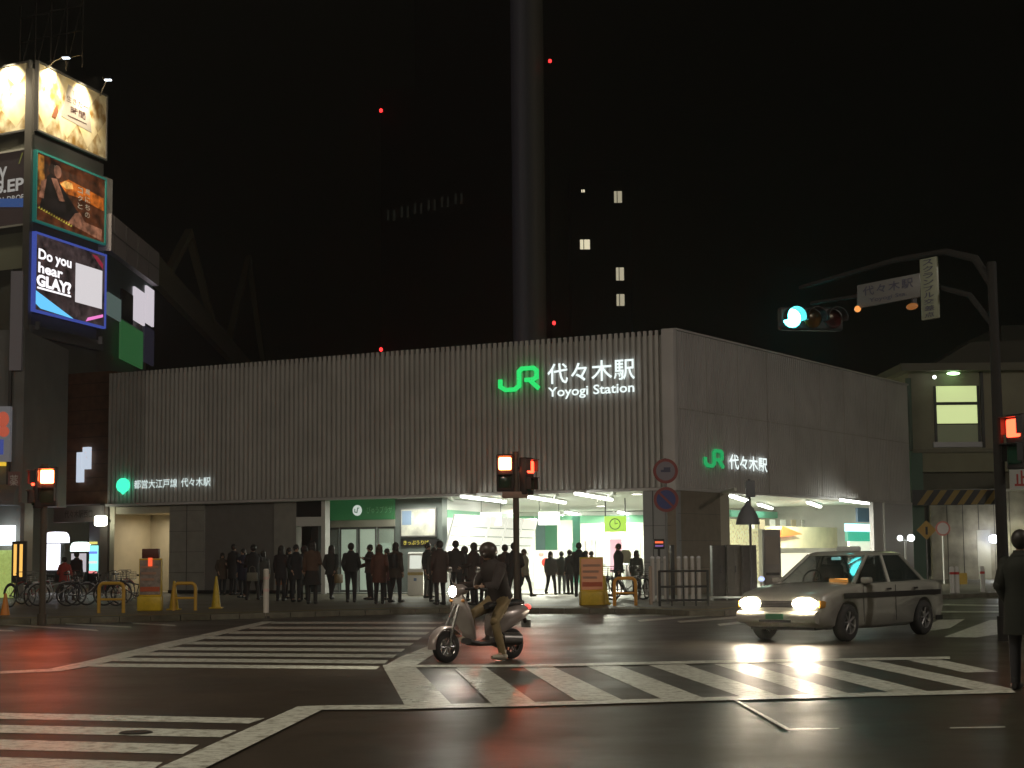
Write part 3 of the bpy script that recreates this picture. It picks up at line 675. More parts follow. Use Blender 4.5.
m = MB(); m.box((wR + .05, .1, TR.hit(106, 246)[1]), (wR + 1.0, .6, TR.hit(106, 176)[1]), mat('pale_post', (.5, .5, .5), .5)); tpart('end_post', m, TR)
m = MB(); m.box((0, .05, tz(35, 157)), (wR, .29, tz(35, 134)), GREYM); tpart('band', m, TR)
m = MB(); m.box((0, -.1, tz(35, 336)), (wR, .1, tz(35, 326)), GREYM); m.box((.3, -.3, tz(35, 330)), (.4, -.1, tz(35, 322)), GREYM); m.box((wR - .5, -.3, tz(35, 330)), (wR - .4, -.1, tz(35, 322)), GREYM); tpart('catwalk', m, TR)
def gold_mat():
    m = bpy.data.materials.new('gold_diamond_print'); m.use_nodes = True; nt = m.node_tree; L = nt.links; b = nt.nodes['Principled BSDF']
    tc = nt.nodes.new('ShaderNodeTexCoord'); mp = nt.nodes.new('ShaderNodeMapping'); mp.inputs['Rotation'].default_value = (0, R(45), 0); mp.inputs['Scale'].default_value = (.75, .75, .75); mp.inputs['Location'].default_value = (.3, .37, .2)
    ck = nt.nodes.new('ShaderNodeTexChecker'); ck.inputs['Scale'].default_value = 1; ck.inputs['Color1'].default_value = (.75, .62, .36, 1); ck.inputs['Color2'].default_value = (.30, .17, .04, 1)
    n = nt.nodes.new('ShaderNodeTexNoise'); n.inputs['Scale'].default_value = 1.6; n.inputs['Detail'].default_value = 6
    mx = nt.nodes.new('ShaderNodeMix'); mx.data_type = 'RGBA'; mx.inputs[7].default_value = (.8, .72, .5, 1)
    L.new(tc.outputs['Object'], mp.inputs['Vector']); L.new(mp.outputs['Vector'], ck.inputs['Vector']); L.new(tc.outputs['Object'], n.inputs['Vector'])
    mr = nt.nodes.new('ShaderNodeMapRange'); mr.inputs['From Min'].default_value = .4; mr.inputs['From Max'].default_value = .65; L.new(n.outputs['Fac'], mr.inputs['Value']); L.new(mr.outputs['Result'], mx.inputs[0]); L.new(ck.outputs['Color'], mx.inputs[6])
    L.new(mx.outputs[2], b.inputs['Base Color']); b.inputs['Roughness'].default_value = .45; return m
GOLD = gold_mat()
def bill(fr, name, lab, x0, x1, z0, z1, face, art=None, frame_m=GREYM, off=.02, grp=None):
    o = thing(name, lab, 'billboard', fr.w(0, 0, 0), fr.a, grp)
    m = MB(); fw = .09
    m.box((x0, -off - .12, z0), (x1, .04, z0 + fw), frame_m); m.box((x0, -off - .12, z1 - fw), (x1, .04, z1), frame_m)
    m.box((x0, -off - .12, z0 + fw), (x0 + fw, .04, z1 - fw), frame_m); m.box((x1 - fw, -off - .12, z0 + fw), (x1, .04, z1 - fw), frame_m); m.build('frame', o)
    m = MB(); m.box((x0 + fw, -off - .06, z0 + fw), (x1 - fw, .03, z1 - fw), face); pn = m.build('panel', o)
    if art:
        m = MB(); art(m, x0 + fw, x1 - fw, z0 + fw, z1 - fw, -off - .066); m.build('artwork', pn)
    return o
DKT = mat('dark_print', (.06, .03, .03), .5)
PW = mat('print_white', (.42, .38, .34), .5)
def art_gold(m, a, b, c, d, y):
    w, h = b - a, d - c
    m.prism([(a + .33 * w, y, c + .36 * h), (a + .78 * w, y, c + .32 * h), (a + .72 * w, y, c + .86 * h), (a + .42 * w, y, c + .9 * h)], (0, -.004, 0), PW)
    text(m, 'THE', (a + .55 * w, y - .01, c + .80 * h), .14 * w, .07 * h, DKT)
    text(m, '生きた一', (a + .56 * w, y - .01, c + .68 * h), .32 * w, .10 * h, DKT, .01)
    text(m, '時間', (a + .57 * w, y - .01, c + .53 * h), .22 * w, .12 * h, DKT, .02)
    m.box((a + .42 * w, y - .012, c + .41 * h), (a + .70 * w, y - .008, c + .425 * h), DKT)
    m.prism([(a + .19 * w, y, c + .28 * h), (a + .25 * w, y, c + .28 * h), (a + .29 * w, y, c + .42 * h), (a + .26 * w, y, c + .5 * h), (a + .22 * w, y, c + .4 * h)], (0, -.004, 0), mat('brown_print', (.25, .10, .05), .5))
z1, z0 = tz(35, 60), tz(35, 131)
bill(TR, 'billboard', 'top right gold patterned billboard with a pale text card, lit by floodlights', 0.08, wR + .02, z0, z1, GOLD, art_gold)
xL0 = TL.hit(-45, 100)[0]
bill(TL, 'billboard', 'top left gold patterned billboard cut by the left photo edge', xL0, -.18, z0, z1, GOLD, None)
z1, z0 = tz(35, 148), tz(35, 226)
def art_y(m, a, b, c, d, y):
    W = emis('print_lit_white', (.75, .72, .66), .42)
    e = b; s0 = TL.hit(0, 160)[0]
    text(m, 'Y', (TL.hit(4, 178)[0], y, TL.hit(4, 178)[1]), .55, 1.0, W, .03)
    text(m, 'S.EP', (TL.hit(11, 190)[0], y, TL.hit(11, 186)[1]), 1.75, .6, W, .03)
    text(m, '.31 DROP', (TL.hit(12, 200)[0], y, TL.hit(12, 199)[1]), 1.7, .26, W, .01)
    m.prism([(a, y, c + .62 * (d - c) * .6), (b - .05, y, c + .22 * (d - c)), (b - .05, y, c + .34 * (d - c)), (a, y, c + .8 * (d - c) * .6)], (0, -.003, 0), emis('print_blue', (.05, .12, .35), .5))
    m.prism([(b - .55, y, d - .6), (b - .48, y, d - .6), (b - .25, y, d - .1), (b - .35, y, d - .1)], (0, -.003, 0), emis('print_olive', (.25, .25, .06), .4))
SCRB = mat('screen_black', (.02, .02, .02), .3, emit=(.06, .04, .035), es=.4)
bill(TL, 'billboard', 'dark middle left billboard with large white letters Y and S.EP', xL0, -.18, z0, z1, SCRB, art_y, mat('pale_frame', (.45, .45, .42), .4))
def art_w(m, a, b, c, d, y):
    w, h = b - a, d - c; E = lambda n, col, s=.55: print_mat(n, col, s)
    P = lambda pts, mt, k=0: m.prism([(a + u * w, y - k * .004, c + v * h) for u, v in pts], (0, -.003, 0), mt)
    P([(.02, .45), (.12, .45), (.10, .98), (.02, .98)], E('poster_amber', (.8, .3, .04), .5))
    P([(.25, .62), (.45, .78), (.98, .70), (.98, .50), (.6, .56), (.4, .55)], E('poster_orange', (.85, .20, .02), .7))
    P([(.33, .66), (.40, .74), (.50, .74), (.52, .66), (.42, .62)], E('poster_hot', (1, .5, .12), .9), 1)
    SK = E('poster_skin', (.6, .25, .14), .45); BK = E('poster_black', (.03, .02, .02), .3)
    P([(.05, .2), (.14, .70), (.2, .78), (.3, .7), (.5, .45), (.62, .3), (.6, .12)], BK, 1)
    P([(.16, .78), (.2, .97), (.32, .97), (.36, .85), (.3, .68)], E('poster_hair', (.08, .03, .02), .4), 1)
    m.ell((a + .29 * w, y - .012, c + .83 * h), (.055 * w, .003, .10 * h), SK)
    P([(.2, .7), (.28, .72), (.4, .42), (.32, .4)], SK, 3); P([(.04, .35), (.1, .35), (.14, .66), (.06, .6)], SK, 2)
    P([(.45, .12), (.95, .02), (.96, .2), (.7, .22), (.62, .34), (.55, .3)], SK, 2)
    for i in range(14): P([(.02 + i * .035, .18 - i * .008), (.05 + i * .035, .18 - i * .008), (.05 + i * .035, .22 - i * .008)], E('poster_gold', (.7, .6, .08), .6), 3)
    W = E('poster_white', (.85, .8, .75), .8)
    for i, ch in enumerate('黒にちの'): text(m, ch, (a + .73 * w, y - .02, c + (.70 - i * .12) * h), .075 * w, .085 * h, W, .02)
    for i, ch in enumerate('コクと'): text(m, ch, (a + .62 * w, y - .02, c + (.68 - i * .12) * h), .075 * w, .085 * h, W, .02)
z0w = tz(35, 222)
bill(TR, 'billboard', 'middle right poster billboard with a woman in black on dark orange', .08, wR + .02, z0w, tz(35, 150), print_mat('poster_dark', (.22, .06, .02), .4), art_w, mat('teal_frame', (.05, .3, .25), .4, emit=(.05, .4, .35), es=.15))
def art_g(m, a, b, c, d, y):
    w, h = b - a, d - c; W = emis('led_white', (1, .97, 1), 1.3)
    text(m, 'Do you', (a + .27 * w, y, c + .73 * h), .46 * w, .18 * h, W, .03)
    text(m, 'hear', (a + .21 * w, y, c + .57 * h), .34 * w, .14 * h, W, .03)
    text(m, 'GLAY?', (a + .26 * w, y, c + .40 * h), .48 * w, .16 * h, W, .05)
    m.box((a + .03 * w, y - .003, c + .285 * h), (a + .5 * w, y, c + .31 * h), W)
    m.box((a + .56 * w, y - .003, c + .24 * h), (a + .96 * w, y, c + .78 * h), emis('led_card', (.85, .8, .82), .85))
    m.prism([(a, y, c + .26 * h), (a + .55 * w, y, c + .0 * h), (a + .08 * w, y, c + .03 * h), (a, y, c + .09 * h)], (0, -.003, 0), emis('led_blue', (.15, .6, 1), 1.1))
    m.prism([(a + .72 * w, y, c + .01 * h), (a + .98 * w, y, c + .13 * h), (a + .98 * w, y, c + .17 * h), (a + .75 * w, y, c + .07 * h)], (0, -.003, 0), emis('led_pink', (1, .25, .7), 1))
    m.prism([(a + .80 * w, y, c + .97 * h), (a + .97 * w, y, c + .80 * h), (a + .97 * w, y, c + .88 * h), (a + .88 * w, y, c + .97 * h)], (0, -.003, 0), emis('led_red', (.5, .04, .08), .5))
bill(TR, 'led_screen', 'glowing lower right screen asking a question in big white letters with a blue beam', .1, wR + .1, tz(35, 312), tz(35, 232), print_mat('led_dark', (.12, .08, .08), .4), art_g, emis('led_frame_blue', (.10, .16, .75), .45), .04)
# floodlights above the billboards
def flood(px, py, Y, lab, tgt, pw):
    Y = Y * KS
    p = At(px, py, Y); o = thing('floodlight', lab, 'floodlight', p, 0, 'floodlights above the billboards')
    m = MB(); m.cbox((0, 0, .08), (.42, .3, .14), DARK, .03); m.build('housing', o)
    m = MB(); m.box((-.15, -.10, -.012), (.15, .10, .009), emis('flood_glow', (.8, .9, 1), 9)); m.build('lens', o)
    m = MB(); d = Vector(tgt) - p; m.tube([(0, .0, .1), (d.x * .5, d.y * .5, .5), (d.x, d.y, d.z)], .03, DARK, 6); m.build('arm', o)
    l = bpy.data.lights.new('flood_lamp', 'SPOT'); l.energy = pw; l.spot_size = R(100); l.spot_blend = .9; l.shadow_soft_size = .12; l.color = (1, .82, .55)
    lo = bpy.data.objects.new('flood_lamp', l); C.objects.link(lo); lo.location = p + Vector((0, 0, -.05)); lo.parent = None
    a = Vector(tgt) + Vector((0, 0, -2.2)) - p; lo.rotation_euler = a.to_track_quat('-Z', 'Y').to_euler()
    return o
zt = tz(35, 60)
flood(66, 58, 48.2, 'floodlight above the top right billboard, nearer to the tower corner', TR.w(1.3, .3, zt - .1), 900)
flood(108, 80, 50.0, 'floodlight above the far right end of the top right billboard', TR.w(wR - .1, .3, zt - .1), 700)
for (fx, fr, s) in ((1.2, TR, 2300), (wR * .62, TR, 1500), (-1.5, TL, 2500), (-5, TL, 2300)):
    l = bpy.data.lights.new('billboard_wash', 'SPOT'); l.energy = s; l.spot_size = R(95); l.spot_blend = 1; l.shadow_soft_size = .1; l.color = (1, .86, .6)
    lo = bpy.data.objects.new('billboard_wash', l); C.objects.link(lo); lo.location = fr.w(fx, -.9, zt + .25); a = fr.w(fx, 0, zt - 1.6) - lo.location; lo.rotation_euler = a.to_track_quat('-Z', 'Y').to_euler()
# lattice above tower (dim)
m = MB()
for k in range(5): m.cyl((-3 + k * 1.0, 0, 0), (-3 + k * 1.0, 0, 3.6), .04, mat('rust_dim', (.035, .028, .02), .8), n=6)
for k in range(3): m.cyl((-3, 0, .6 + k * 1.2), (1, 0, .6 + k * 1.2), .03, MT['rust_dim'], n=6)
for k in range(4): m.cyl((-3 + k, 0, .1), (-2 + k, 0, 3.4), .025, MT['rust_dim'], n=6)
tag(m.build('roof_lattice'), 'dim steel lattice standing on the roof above the gold billboards', 'lattice', loc=TL.w(0, 2, zt), rz=TL.a)

# white building behind the tower
WBd = hd(520); wp = At(109, 250, TR.w(wR + 1.1, 0).y); WB = Frame((wp.x, wp.y), WBd)
wb_ = thing('glazed_building', 'white edged building with glazed upper floor behind the billboards', 'building', (wp.x, wp.y, 0), WB.a)
def wh(px, py): return WB.hit(px, py)
xE = wh(154.5, 260)[0]; zt0 = wh(112, 218)[1]; zb0 = wh(112, 255)[1]
m = MB(); m.box((-.6, -.25, zb0), (xE, .4, zt0), mat('pale_fascia', (.56, .5, .52), .5)); 
m.box((-.6, -.262, (zt0 + zb0) / 2 - .03), (xE, -.251, (zt0 + zb0) / 2 + .03), GREYM)
for k in range(5): m.box((k * xE / 4, -.262, zb0), (k * xE / 4 + .06, -.251, zt0), GREYM)
m.build('fascia', wb_)
m = MB(); m.box((-.6, .41, .1), (xE, 6, zb0 + .5), mat('dim_wall', (.12, .11, .10), .6)); m.build('wall', wb_)
m = MB(); zs = wh(112, 300)[1]; m.box((-.6, .1, zs), (xE, .4, zb0 - .002), mat('teal_grey', (.16, .22, .22), .5)); m.build('soffit_band', wb_)
def pane_w(px0, px1, py0, py1, mt, lab):
    s0 = wh(px0, py0)[0]; s1 = wh(px1, py0)[0]; za = wh((px0 + px1) / 2, py1)[1]; zb = wh((px0 + px1) / 2, py0)[1]
    m = MB(); m.box((s0, -.02, za), (s1, .09, zb), mt); return m.build('window', wb_, lab)
pane_w(134.5, 145, 290, 323, emis('panel_card', (.85, .78, .85), .75), 'brightly lit pale window'); pane_w(146.5, 154, 288, 325, MT['panel_card'], 'brightly lit pale window')
pane_w(121, 143, 326, 364, emis('green_win', (.12, .5, .16), .16), 'green lit window'); pane_w(108, 121, 296, 318, emis('dim_mint', (.3, .42, .38), .25), 'dim mint window')
pane_w(122, 133, 292, 322, mat('dark_glass', (.03, .03, .04), .1), 'dark window'); pane_w(144.5, 154, 328, 364, emis('violet_dim', (.2, .18, .3), .06), 'dim violet window')

# dark truss roofed building
p = At(160, 310, 70 * KS); trd = hd(420); TB = Frame((p.x, p.y), trd)
tb = thing('truss_building', 'very dark building with two triangular roof frames behind the station', 'building', (p.x, p.y, 0), TB.a)
OL = mat('olive_concrete', (.26, .23, .14), .8)
xe = TB.hit(276, 320)[0]
zA = TB.hit(165, 262)[1]; zB = TB.hit(165, 290)[1]
m = MB(); m.box((-1, 0, zB), (xe, 8, zA), OL); m.build('parapet', tb)
m = MB(); m.box((-1, .5, 0), (xe, 8, zB - .01), mat('near_black_wall', (.02, .018, .012), .8)); m.build('wall', tb)
for px0, px1, pxa, pya in ((171, 214, 191, 233), (231, 268, 250, 258)):
    s0, s1, sa = TB.hit(px0, 270)[0], TB.hit(px1, 270)[0], TB.hit(pxa, pya)[0]; ztop = TB.hit(pxa, pya)[1]
    m = MB(); ribbon(m, [(s0, zA - .2), (sa, ztop), (s1, zA - .2)], .55, .5, OL, 0.4); m.build('roof_frame', tb)

# dark high tower with red lights
TY = 260.0 * KS
tx0, tx1 = At(381, 300, TY).x, At(551, 300, TY).x
ht = thing('dark_skyscraper', 'almost invisible black skyscraper with one pale vertical strip and red lights', 'skyscraper', ((tx0 + tx1) / 2, TY, 0))
cw = (tx1 - tx0) / 2; NB = mat('night_facade', (.008, .008, .008), .7)
m = MB(); m.box((-cw, 0, 0), (cw, 40, 112), NB); m.box((-cw * .6, 2, 112), (cw * .95, 36, 150), NB); m.build('shaft', ht)
sx0, sx1 = At(512, 200, TY).x - (tx0 + tx1) / 2, At(545, 200, TY).x - (tx0 + tx1) / 2
def strip_mat():  # emission ramp stands for faint light on the pale facade strip
    m = bpy.data.materials.new('facade_strip_glow'); m.use_nodes = True; nt = m.node_tree; b = nt.nodes['Principled BSDF']
    b.inputs['Base Color'].default_value = (.03, .03, .03, 1); tc = nt.nodes.new('ShaderNodeTexCoord'); sp = nt.nodes.new('ShaderNodeSeparateXYZ'); nt.links.new(tc.outputs['Generated'], sp.inputs[0])
    cr = nt.nodes.new('ShaderNodeValToRGB'); cr.color_ramp.elements[0].color = (.006, .005, .007, 1); cr.color_ramp.elements[1].color = (.008, .007, .004, 1)
    e = cr.color_ramp.elements.new(.30); e.color = (.026, .023, .023, 1); e = cr.color_ramp.elements.new(.5); e.color = (.015, .014, .013, 1); e = cr.color_ramp.elements.new(.72); e.color = (.022, .019, .014, 1)
    nt.links.new(sp.outputs['X'], cr.inputs[0]); nt.links.new(cr.outputs[0], b.inputs['Emission Color']); b.inputs['Emission Strength'].default_value = .7; return m
m = MB(); n = 10
rr = [(sx0 + (sx1 - sx0) * i / n, -1.4 * math.sin(math.pi * i / n) - .05) for i in range(n + 1)]
m.loft([[(x, y, z) for x, y in rr] + [(sx1, .0, z), (sx0, .0, z)] for z in (0, 150)], strip_mat()); m.build('glow_strip', ht)
for i in range(6):
    px = 387 + i * 13.5; p = At(px, 220 - i * 3.4, TY - 1); m = MB()
    for k in range(2): m.box((k * 1.4, 0, 0), (k * 1.4 + .5, .5, 2.4), emis('faint_window', (.12, .12, .09), .06))
    o = m.build('window', ht); o.location = p - ht.location
red = emis('aviation_red', (1, .03, .03), 4)
for px, py, lab in ((381, 112, 'red warning light on the left shoulder of the black skyscraper'), (550, 62.5, 'highest red warning light, right of the pale vertical strip'), (554, 324.5, 'red warning light just above the station roof near the strip'), (381, 351, 'red warning light touching the ribbed roof edge at left')):
    p = At(px, py, TY - 3); o = thing('warning_light', lab, 'warning light', p, 0, 'red lights on the skyscraper')
    m = MB(); m.ell((0, 0, .35), (.42, .42, .5), red, 10, 6); m.build('lens', o); m = MB(); m.box((-.3, -.3, -.5), (.3, 3.2, -.16), DARK); m.build('bracket', o)
# apartment block
AY = 170.0 * KS; ap = thing('apartment_block', 'black apartment block right of the strip with a few small lit windows', 'building', (At(602, 300, AY).x, AY, 0))
m = MB(); hw = At(632, 300, AY).x - ap.location.x; m.box((-hw, 0, 0), (hw, 14, At(600, 170, AY).z), NB); m.build('wall', ap)
for px, py, w, h, s in ((583, 191, .5, .4, 1.2), (618, 197, 1.2, 1.8, .42), (585, 244.5, 1.5, 1.5, .9), (620, 274, 1.2, 2.0, .5), (620.5, 300, 1.2, 1.8, .45)):
    p = At(px, py, AY - .1); f = MB(); f.box((-w / 2 - .15, 0, -h / 2 - .15), (w / 2 + .15, .09, h / 2 + .15), NB); fo = f.build('window', ap); fo.location = p - ap.location
    g = MB(); g.box((-w / 2, -.06, -h / 2), (w / 2, -.002, h / 2), emis('win_lit_%d' % int(s * 100), (1, .9, .62), s)); g.box((-w / 6, -.08, -h / 2), (-w / 6 + .12, -.061, h / 2), NB); g.build('pane', fo)

# ------------------------------------------------------------------ right side: viaduct, building, tunnel
VY = 53.0 * KS
def vx(px, Y=VY): return At(px, 500, Y).x
def vz(py, Y=VY, px=960): return At(px, py, Y).z
rb = thing('trackside_building', 'beige trackside building with one bright window over the underpass at right', 'building', (vx(912), VY, 0))
ox = vx(912)
BG = mat('beige_concrete', (.30, .28, .20), .6, noise=.12, nscale=.8)
m = MB()
wx0, wx1 = vx(937) - ox, vx(983) - ox; wz0, wz1 = vz(442), vz(386)
X1 = vx(1120) - ox; ZT = vz(372)
m.box((0, 0, vz(455)), (wx0, 6, ZT), BG); m.box((wx1, 0, vz(455)), (X1, 6, ZT), BG); m.box((wx0, 0, vz(455)), (wx1, 6, wz0), BG); m.box((wx0, 0, wz1), (wx1, 6, ZT), BG)
m.box((wx0, .6, wz0), (wx1, .7, wz1), GREYM)
m.build('wall', rb)
m = MB(); m.box((-.5, -.8, ZT), (X1, 6, ZT + .35), mat('roof_edge', (.16, .15, .11), .6)); m.prism([(1.2, -.2, ZT + .35), (X1, -.2, ZT + .35), (X1, -.2, ZT + 1.6), (3, -.2, ZT + 1.4)], (0, 5, 0), mat('roof_dark', (.06, .055, .04), .7)); m.build('roof', rb)
m = MB(); fw = .12
m.box((wx0, -.06, wz0), (wx0 + fw, .12, wz1), DARK); m.box((wx1 - fw, -.06, wz0), (wx1, .12, wz1), DARK); m.box((wx0 + fw, -.06, vz(405)), (wx1 - fw, .12, vz(402)), DARK); m.box((wx0 + fw, -.06, vz(424.5)), (wx1 - fw, .12, vz(423.5)), DARK); m.box((wx0 - .1, -.1, wz0 - .25), (wx1 + .1, .12, wz0 - .002), GREYM); wo = m.build('window_frame', rb)
m = MB(); m.box((wx0 + fw, 0, vz(402)), (wx1 - fw, .05, wz1), mat('window_light', (.7, .7, .4), .5, emit=(.85, 1, .45), es=.62, noise=.1, nscale=.5)); m.box((wx0 + fw, 0, vz(423.5)), (wx1 - fw, .05, vz(405)), mat('window_light2', (.7, .7, .4), .5, emit=(.85, 1, .45), es=.68)); m.box((wx0 + fw, 0, wz0), (wx1 - fw, .05, vz(424.5)), mat('frosted_dim', (.3, .32, .22), .5, emit=(.5, .55, .3), es=.05)); m.build('pane', wo)
m = MB(); m.box((vx(984) - ox, -.1, vz(448)), (vx(987) - ox, -.002, ZT), DARK); m.build('mullion', rb); m = MB(); m.cyl((-.05, -.2, vz(502)), (-.05, -.2, ZT - .3), .14, mat('downpipe_green', (.10, .15, .12), .5), n=10); m.build('downpipe', rb)
o = thing('wall_lamp', 'greenish white lamp under the eaves above the bright right window', 'wall lamp', (vx(955), VY - .5, vz(374.5)))
m = MB(); m.ell((0, 0, 0), (.32, .16, .08), emis('green_white', (.55, 1, .45), 5)); m.build('lens', o); m = MB(); m.box((-.2, 0, .07), (.2, .48, .13), DARK); m.build('bracket', o)
o = thing('wall_lamp', 'tiny white lamp under the eaves left of the bright right window', 'wall lamp', (vx(936), VY - .5, vz(378)))
m = MB(); m.ell((0, 0, 0), (.09, .09, .09), emis('white_point', (.9, 1, .85), 4)); m.build('lens', o); m = MB(); m.box((-.03, .05, .0), (.03, .48, .08), DARK); m.build('bracket', o)
vd = thing('rail_bridge', 'beige concrete railway bridge spanning the side street at right', 'bridge', (ox, VY - 1.2, 0))
m = MB(); m.box((-.2, 0, vz(473)), (X1, 1.1, vz(452)), mat('bridge_concrete', (.27, .26, .17), .7, noise=.15, nscale=.7)); m.box((-.2, -.15, vz(454)), (X1, 1.15, vz(450.5)), mat('bridge_rail', (.2, .19, .13), .6)); m.build('parapet', vd)
m = MB(); m.box((-.2, .3, vz(490)), (X1, 8, vz(473.2)), mat('girder', (.13, .12, .08), .7, noise=.2, nscale=1)); m.build('girder', vd)
m = MB(); m.box((-.3, -.1, vz(600)), (.25, .5, vz(452)), mat('green_pier', (.05, .14, .09), .5)); m.build('pier', vd)
hb = thing('height_limit_beam', 'black and yellow diagonally striped height limit beam under the bridge', 'barrier', (ox, VY - 1.8, vz(506)))
m = MB(); bl = vx(992) - ox; bh = vz(491) - vz(506); m.box((-.4, 0, 0), (bl, .3, bh), BLACK); m.build('beam', hb)
m = MB(); x = -.2
while x < bl - .8: m.prism([(x, -.006, .02), (x + .3, -.006, .02), (x + .8, -.006, bh - .02), (x + .5, -.006, bh - .02)], (0, .004, 0), mat('stripe_yellow', (.32, .2, .02), .5)); x += .62
m.build('stripes', hb)
# underpass walls
uw = thing('underpass_wall', 'stained pale wall inside the underpass lit by a white lamp', 'wall', (vx(946), VY + 3, 0))
m = MB(); w = vx(1040, VY + 3) - vx(946, VY + 3); m.box((0, 0, .1), (w, .3, 4.6), mat('stained_wall', (.30, .28, .23), .6, noise=.45, nscale=1.3))
for k in range(1, 6): m.box((k * w / 6, -.01, .1), (k * w / 6 + .03, -.001, 4.6), DARK)
m.box((w * .48, -.02, .1), (w * .62, -.001, 2.5), mat('door_pale', (.45, .44, .38), .5)); m.build('wall_panel', uw)
m = MB(); m.box((-3.2, .5, 0), (-.1, .7, 4.6), mat('dark_wall', (.04, .038, .03), .8)); m.build('dark_wall_panel', uw)
for px, py, Y, col, s, lab, en in ((994, 539, VY + 2.4, (.75, .8, 1), 14, 'bluish white lamp on the underpass wall beside the big pole', 60), (1017.5, 540.5, VY + 2.4, (.95, .95, .45), 7, 'yellowish lamp in the underpass at the right edge', 25)):
    p = At(px, py, Y); o = thing('underpass_lamp', lab, 'wall lamp', p); m = MB(); m.ell((0, 0, 0), (.26, .18, .2), emis('ul%d' % px, col, s)); m.build('lens', o); m = MB(); m.box((-.05, .1, -.05), (.05, .6, .05), DARK); m.build('bracket', o)
    l = bpy.data.lights.new('underpass_light', 'POINT'); l.energy = en; l.color = (1, .97, .8); l.shadow_soft_size = .15; lo = bpy.data.objects.new('underpass_light', l); C.objects.link(lo); lo.location = p + Vector((0, -.5, -.1))
def pole_sign(px, pyb, pyt, Y, name, lab, shape, w, col, ring=None, pole=True, extra=None, pm=GREYM):
    Y = Y * KS
    base = At(px, pyb, Y); zt_ = At(px, pyt, Y).z; o = thing(name, lab, 'road sign', (base.x, Y, PZ if pole else zt_ - w))
    b = PZ if pole else zt_ - w
    cz = zt_ - b - w / 2
    if pole: m = MB(); m.cyl((0, .04, 0), (0, .04, zt_ - b), .038, pm, n=10); m.build('pole', o)
    m = MB()
    if shape == 'diamond': m.prism([(-w * .7, -.02, cz), (0, -.02, cz - w * .7), (w * .7, -.02, cz), (0, -.02, cz + w * .7)], (0, .03, 0), col)
    elif shape == 'round':
        m.cyl((0, .0, cz), (0, -.02, cz), w / 2, ring or col, n=28)
        if ring: m.cyl((0, -.021, cz), (0, -.025, cz), w / 2 * .78, col, n=28)
    else: m.cbox((0, 0, cz), (w, .03, w * .6), col, .01)
    if extra: extra(m, cz, w)
    m.build('sign_plate', o); return o
AMB = mat('amber_plate', (.5, .28, .02), .4)
pole_sign(928.5, 592, 523, 49.5, 'warning_sign', 'yellow diamond warning sign in front of the underpass', 'diamond', .62, AMB, extra=lambda m, cz, w: m.box((-.05, -.03, cz - .2), (.05, -.022, cz + .15), BLACK))
pole_sign(945, 592, 521, 47, 'road_sign', 'pale round road sign with red rim on a white pole before the underpass', 'round', .62, mat('sign_pale', (.5, .45, .45), .4), mat('sign_rim', (.5, .15, .13), .4), pm=WHITE)
# red-white sign at right edge
m = MB(); m.box((-.5, 0, 0), (.5, .1, 1.0), WHITE); text(m, '止', (0, -.01, .5), .6, .7, REDP, .03); tag(m.build('edge_sign'), 'white sign with a red character at the right photo edge', 'sign', loc=(vx(1022, 50 * KS), 50 * KS, vz(490, 50 * KS)))
flat('street_cabinet', 'small amber box among white posts before the underpass', 'cabinet', 958, 573, 967, 591, 46.5, mat('amber_box', (.45, .28, .03), .5), .3)
for i, px in enumerate((952.5, 957.5, 983)):
    p = G(px, 593 - (i == 2), PZ); m = MB(); m.cyl((0, 0, 0), (0, 0, .82), .075, WHITE, n=12); m.cyl((0, 0, .6), (0, 0, .68), .078, REDP, n=12); m.ell((0, 0, .82), (.075, .075, .04), WHITE, 12, 6)
    tag(m.build('bollard'), ['white post left of the amber box by the underpass', 'white post touching the amber box by the underpass', 'white post right of the amber box by the underpass'][i], 'bollard', 'white posts by the underpass', loc=p)
# twin lamp post
o = thing('twin_lamp_post', 'white post with two small round lamps at the far right station corner', 'street lamp', G(907, 590, PZ))
Yt = o.location.y; zz = At(907, 538, Yt).z - PZ
m = MB(); m.cyl((0, 0, 0), (0, 0, zz - .1), .045, WHITE, n=10); m.cyl((-.2, 0, zz - .1), (.25, 0, zz - .1), .03, WHITE, n=8); m.build('post', o)
for sx, r in ((-.19, .10), (.2, .13)): m = MB(); m.ell((sx, 0, zz), (r, r, r), emis('lamp_globe', (.9, 1, 1), 5)); m.build('lamp_globe', o)
# far right building mass and dark wires
m = MB(); m.box((0, 0, 0), (14, 10, 14), mat('murk', (.04, .04, .03), .8)); m.box((1, -.3, 6), (6, -.02, 6.6), mat('murk2', (.12, .12, .09), .8)); m.box((.5, -.2, 4), (10, -.02, 4.3), MT['murk2']); tag(m.build('dark_building'), 'murky dark building behind the big signal pole at the right edge', 'building', loc=(vx(1008, 62 * KS), 62 * KS, 0))

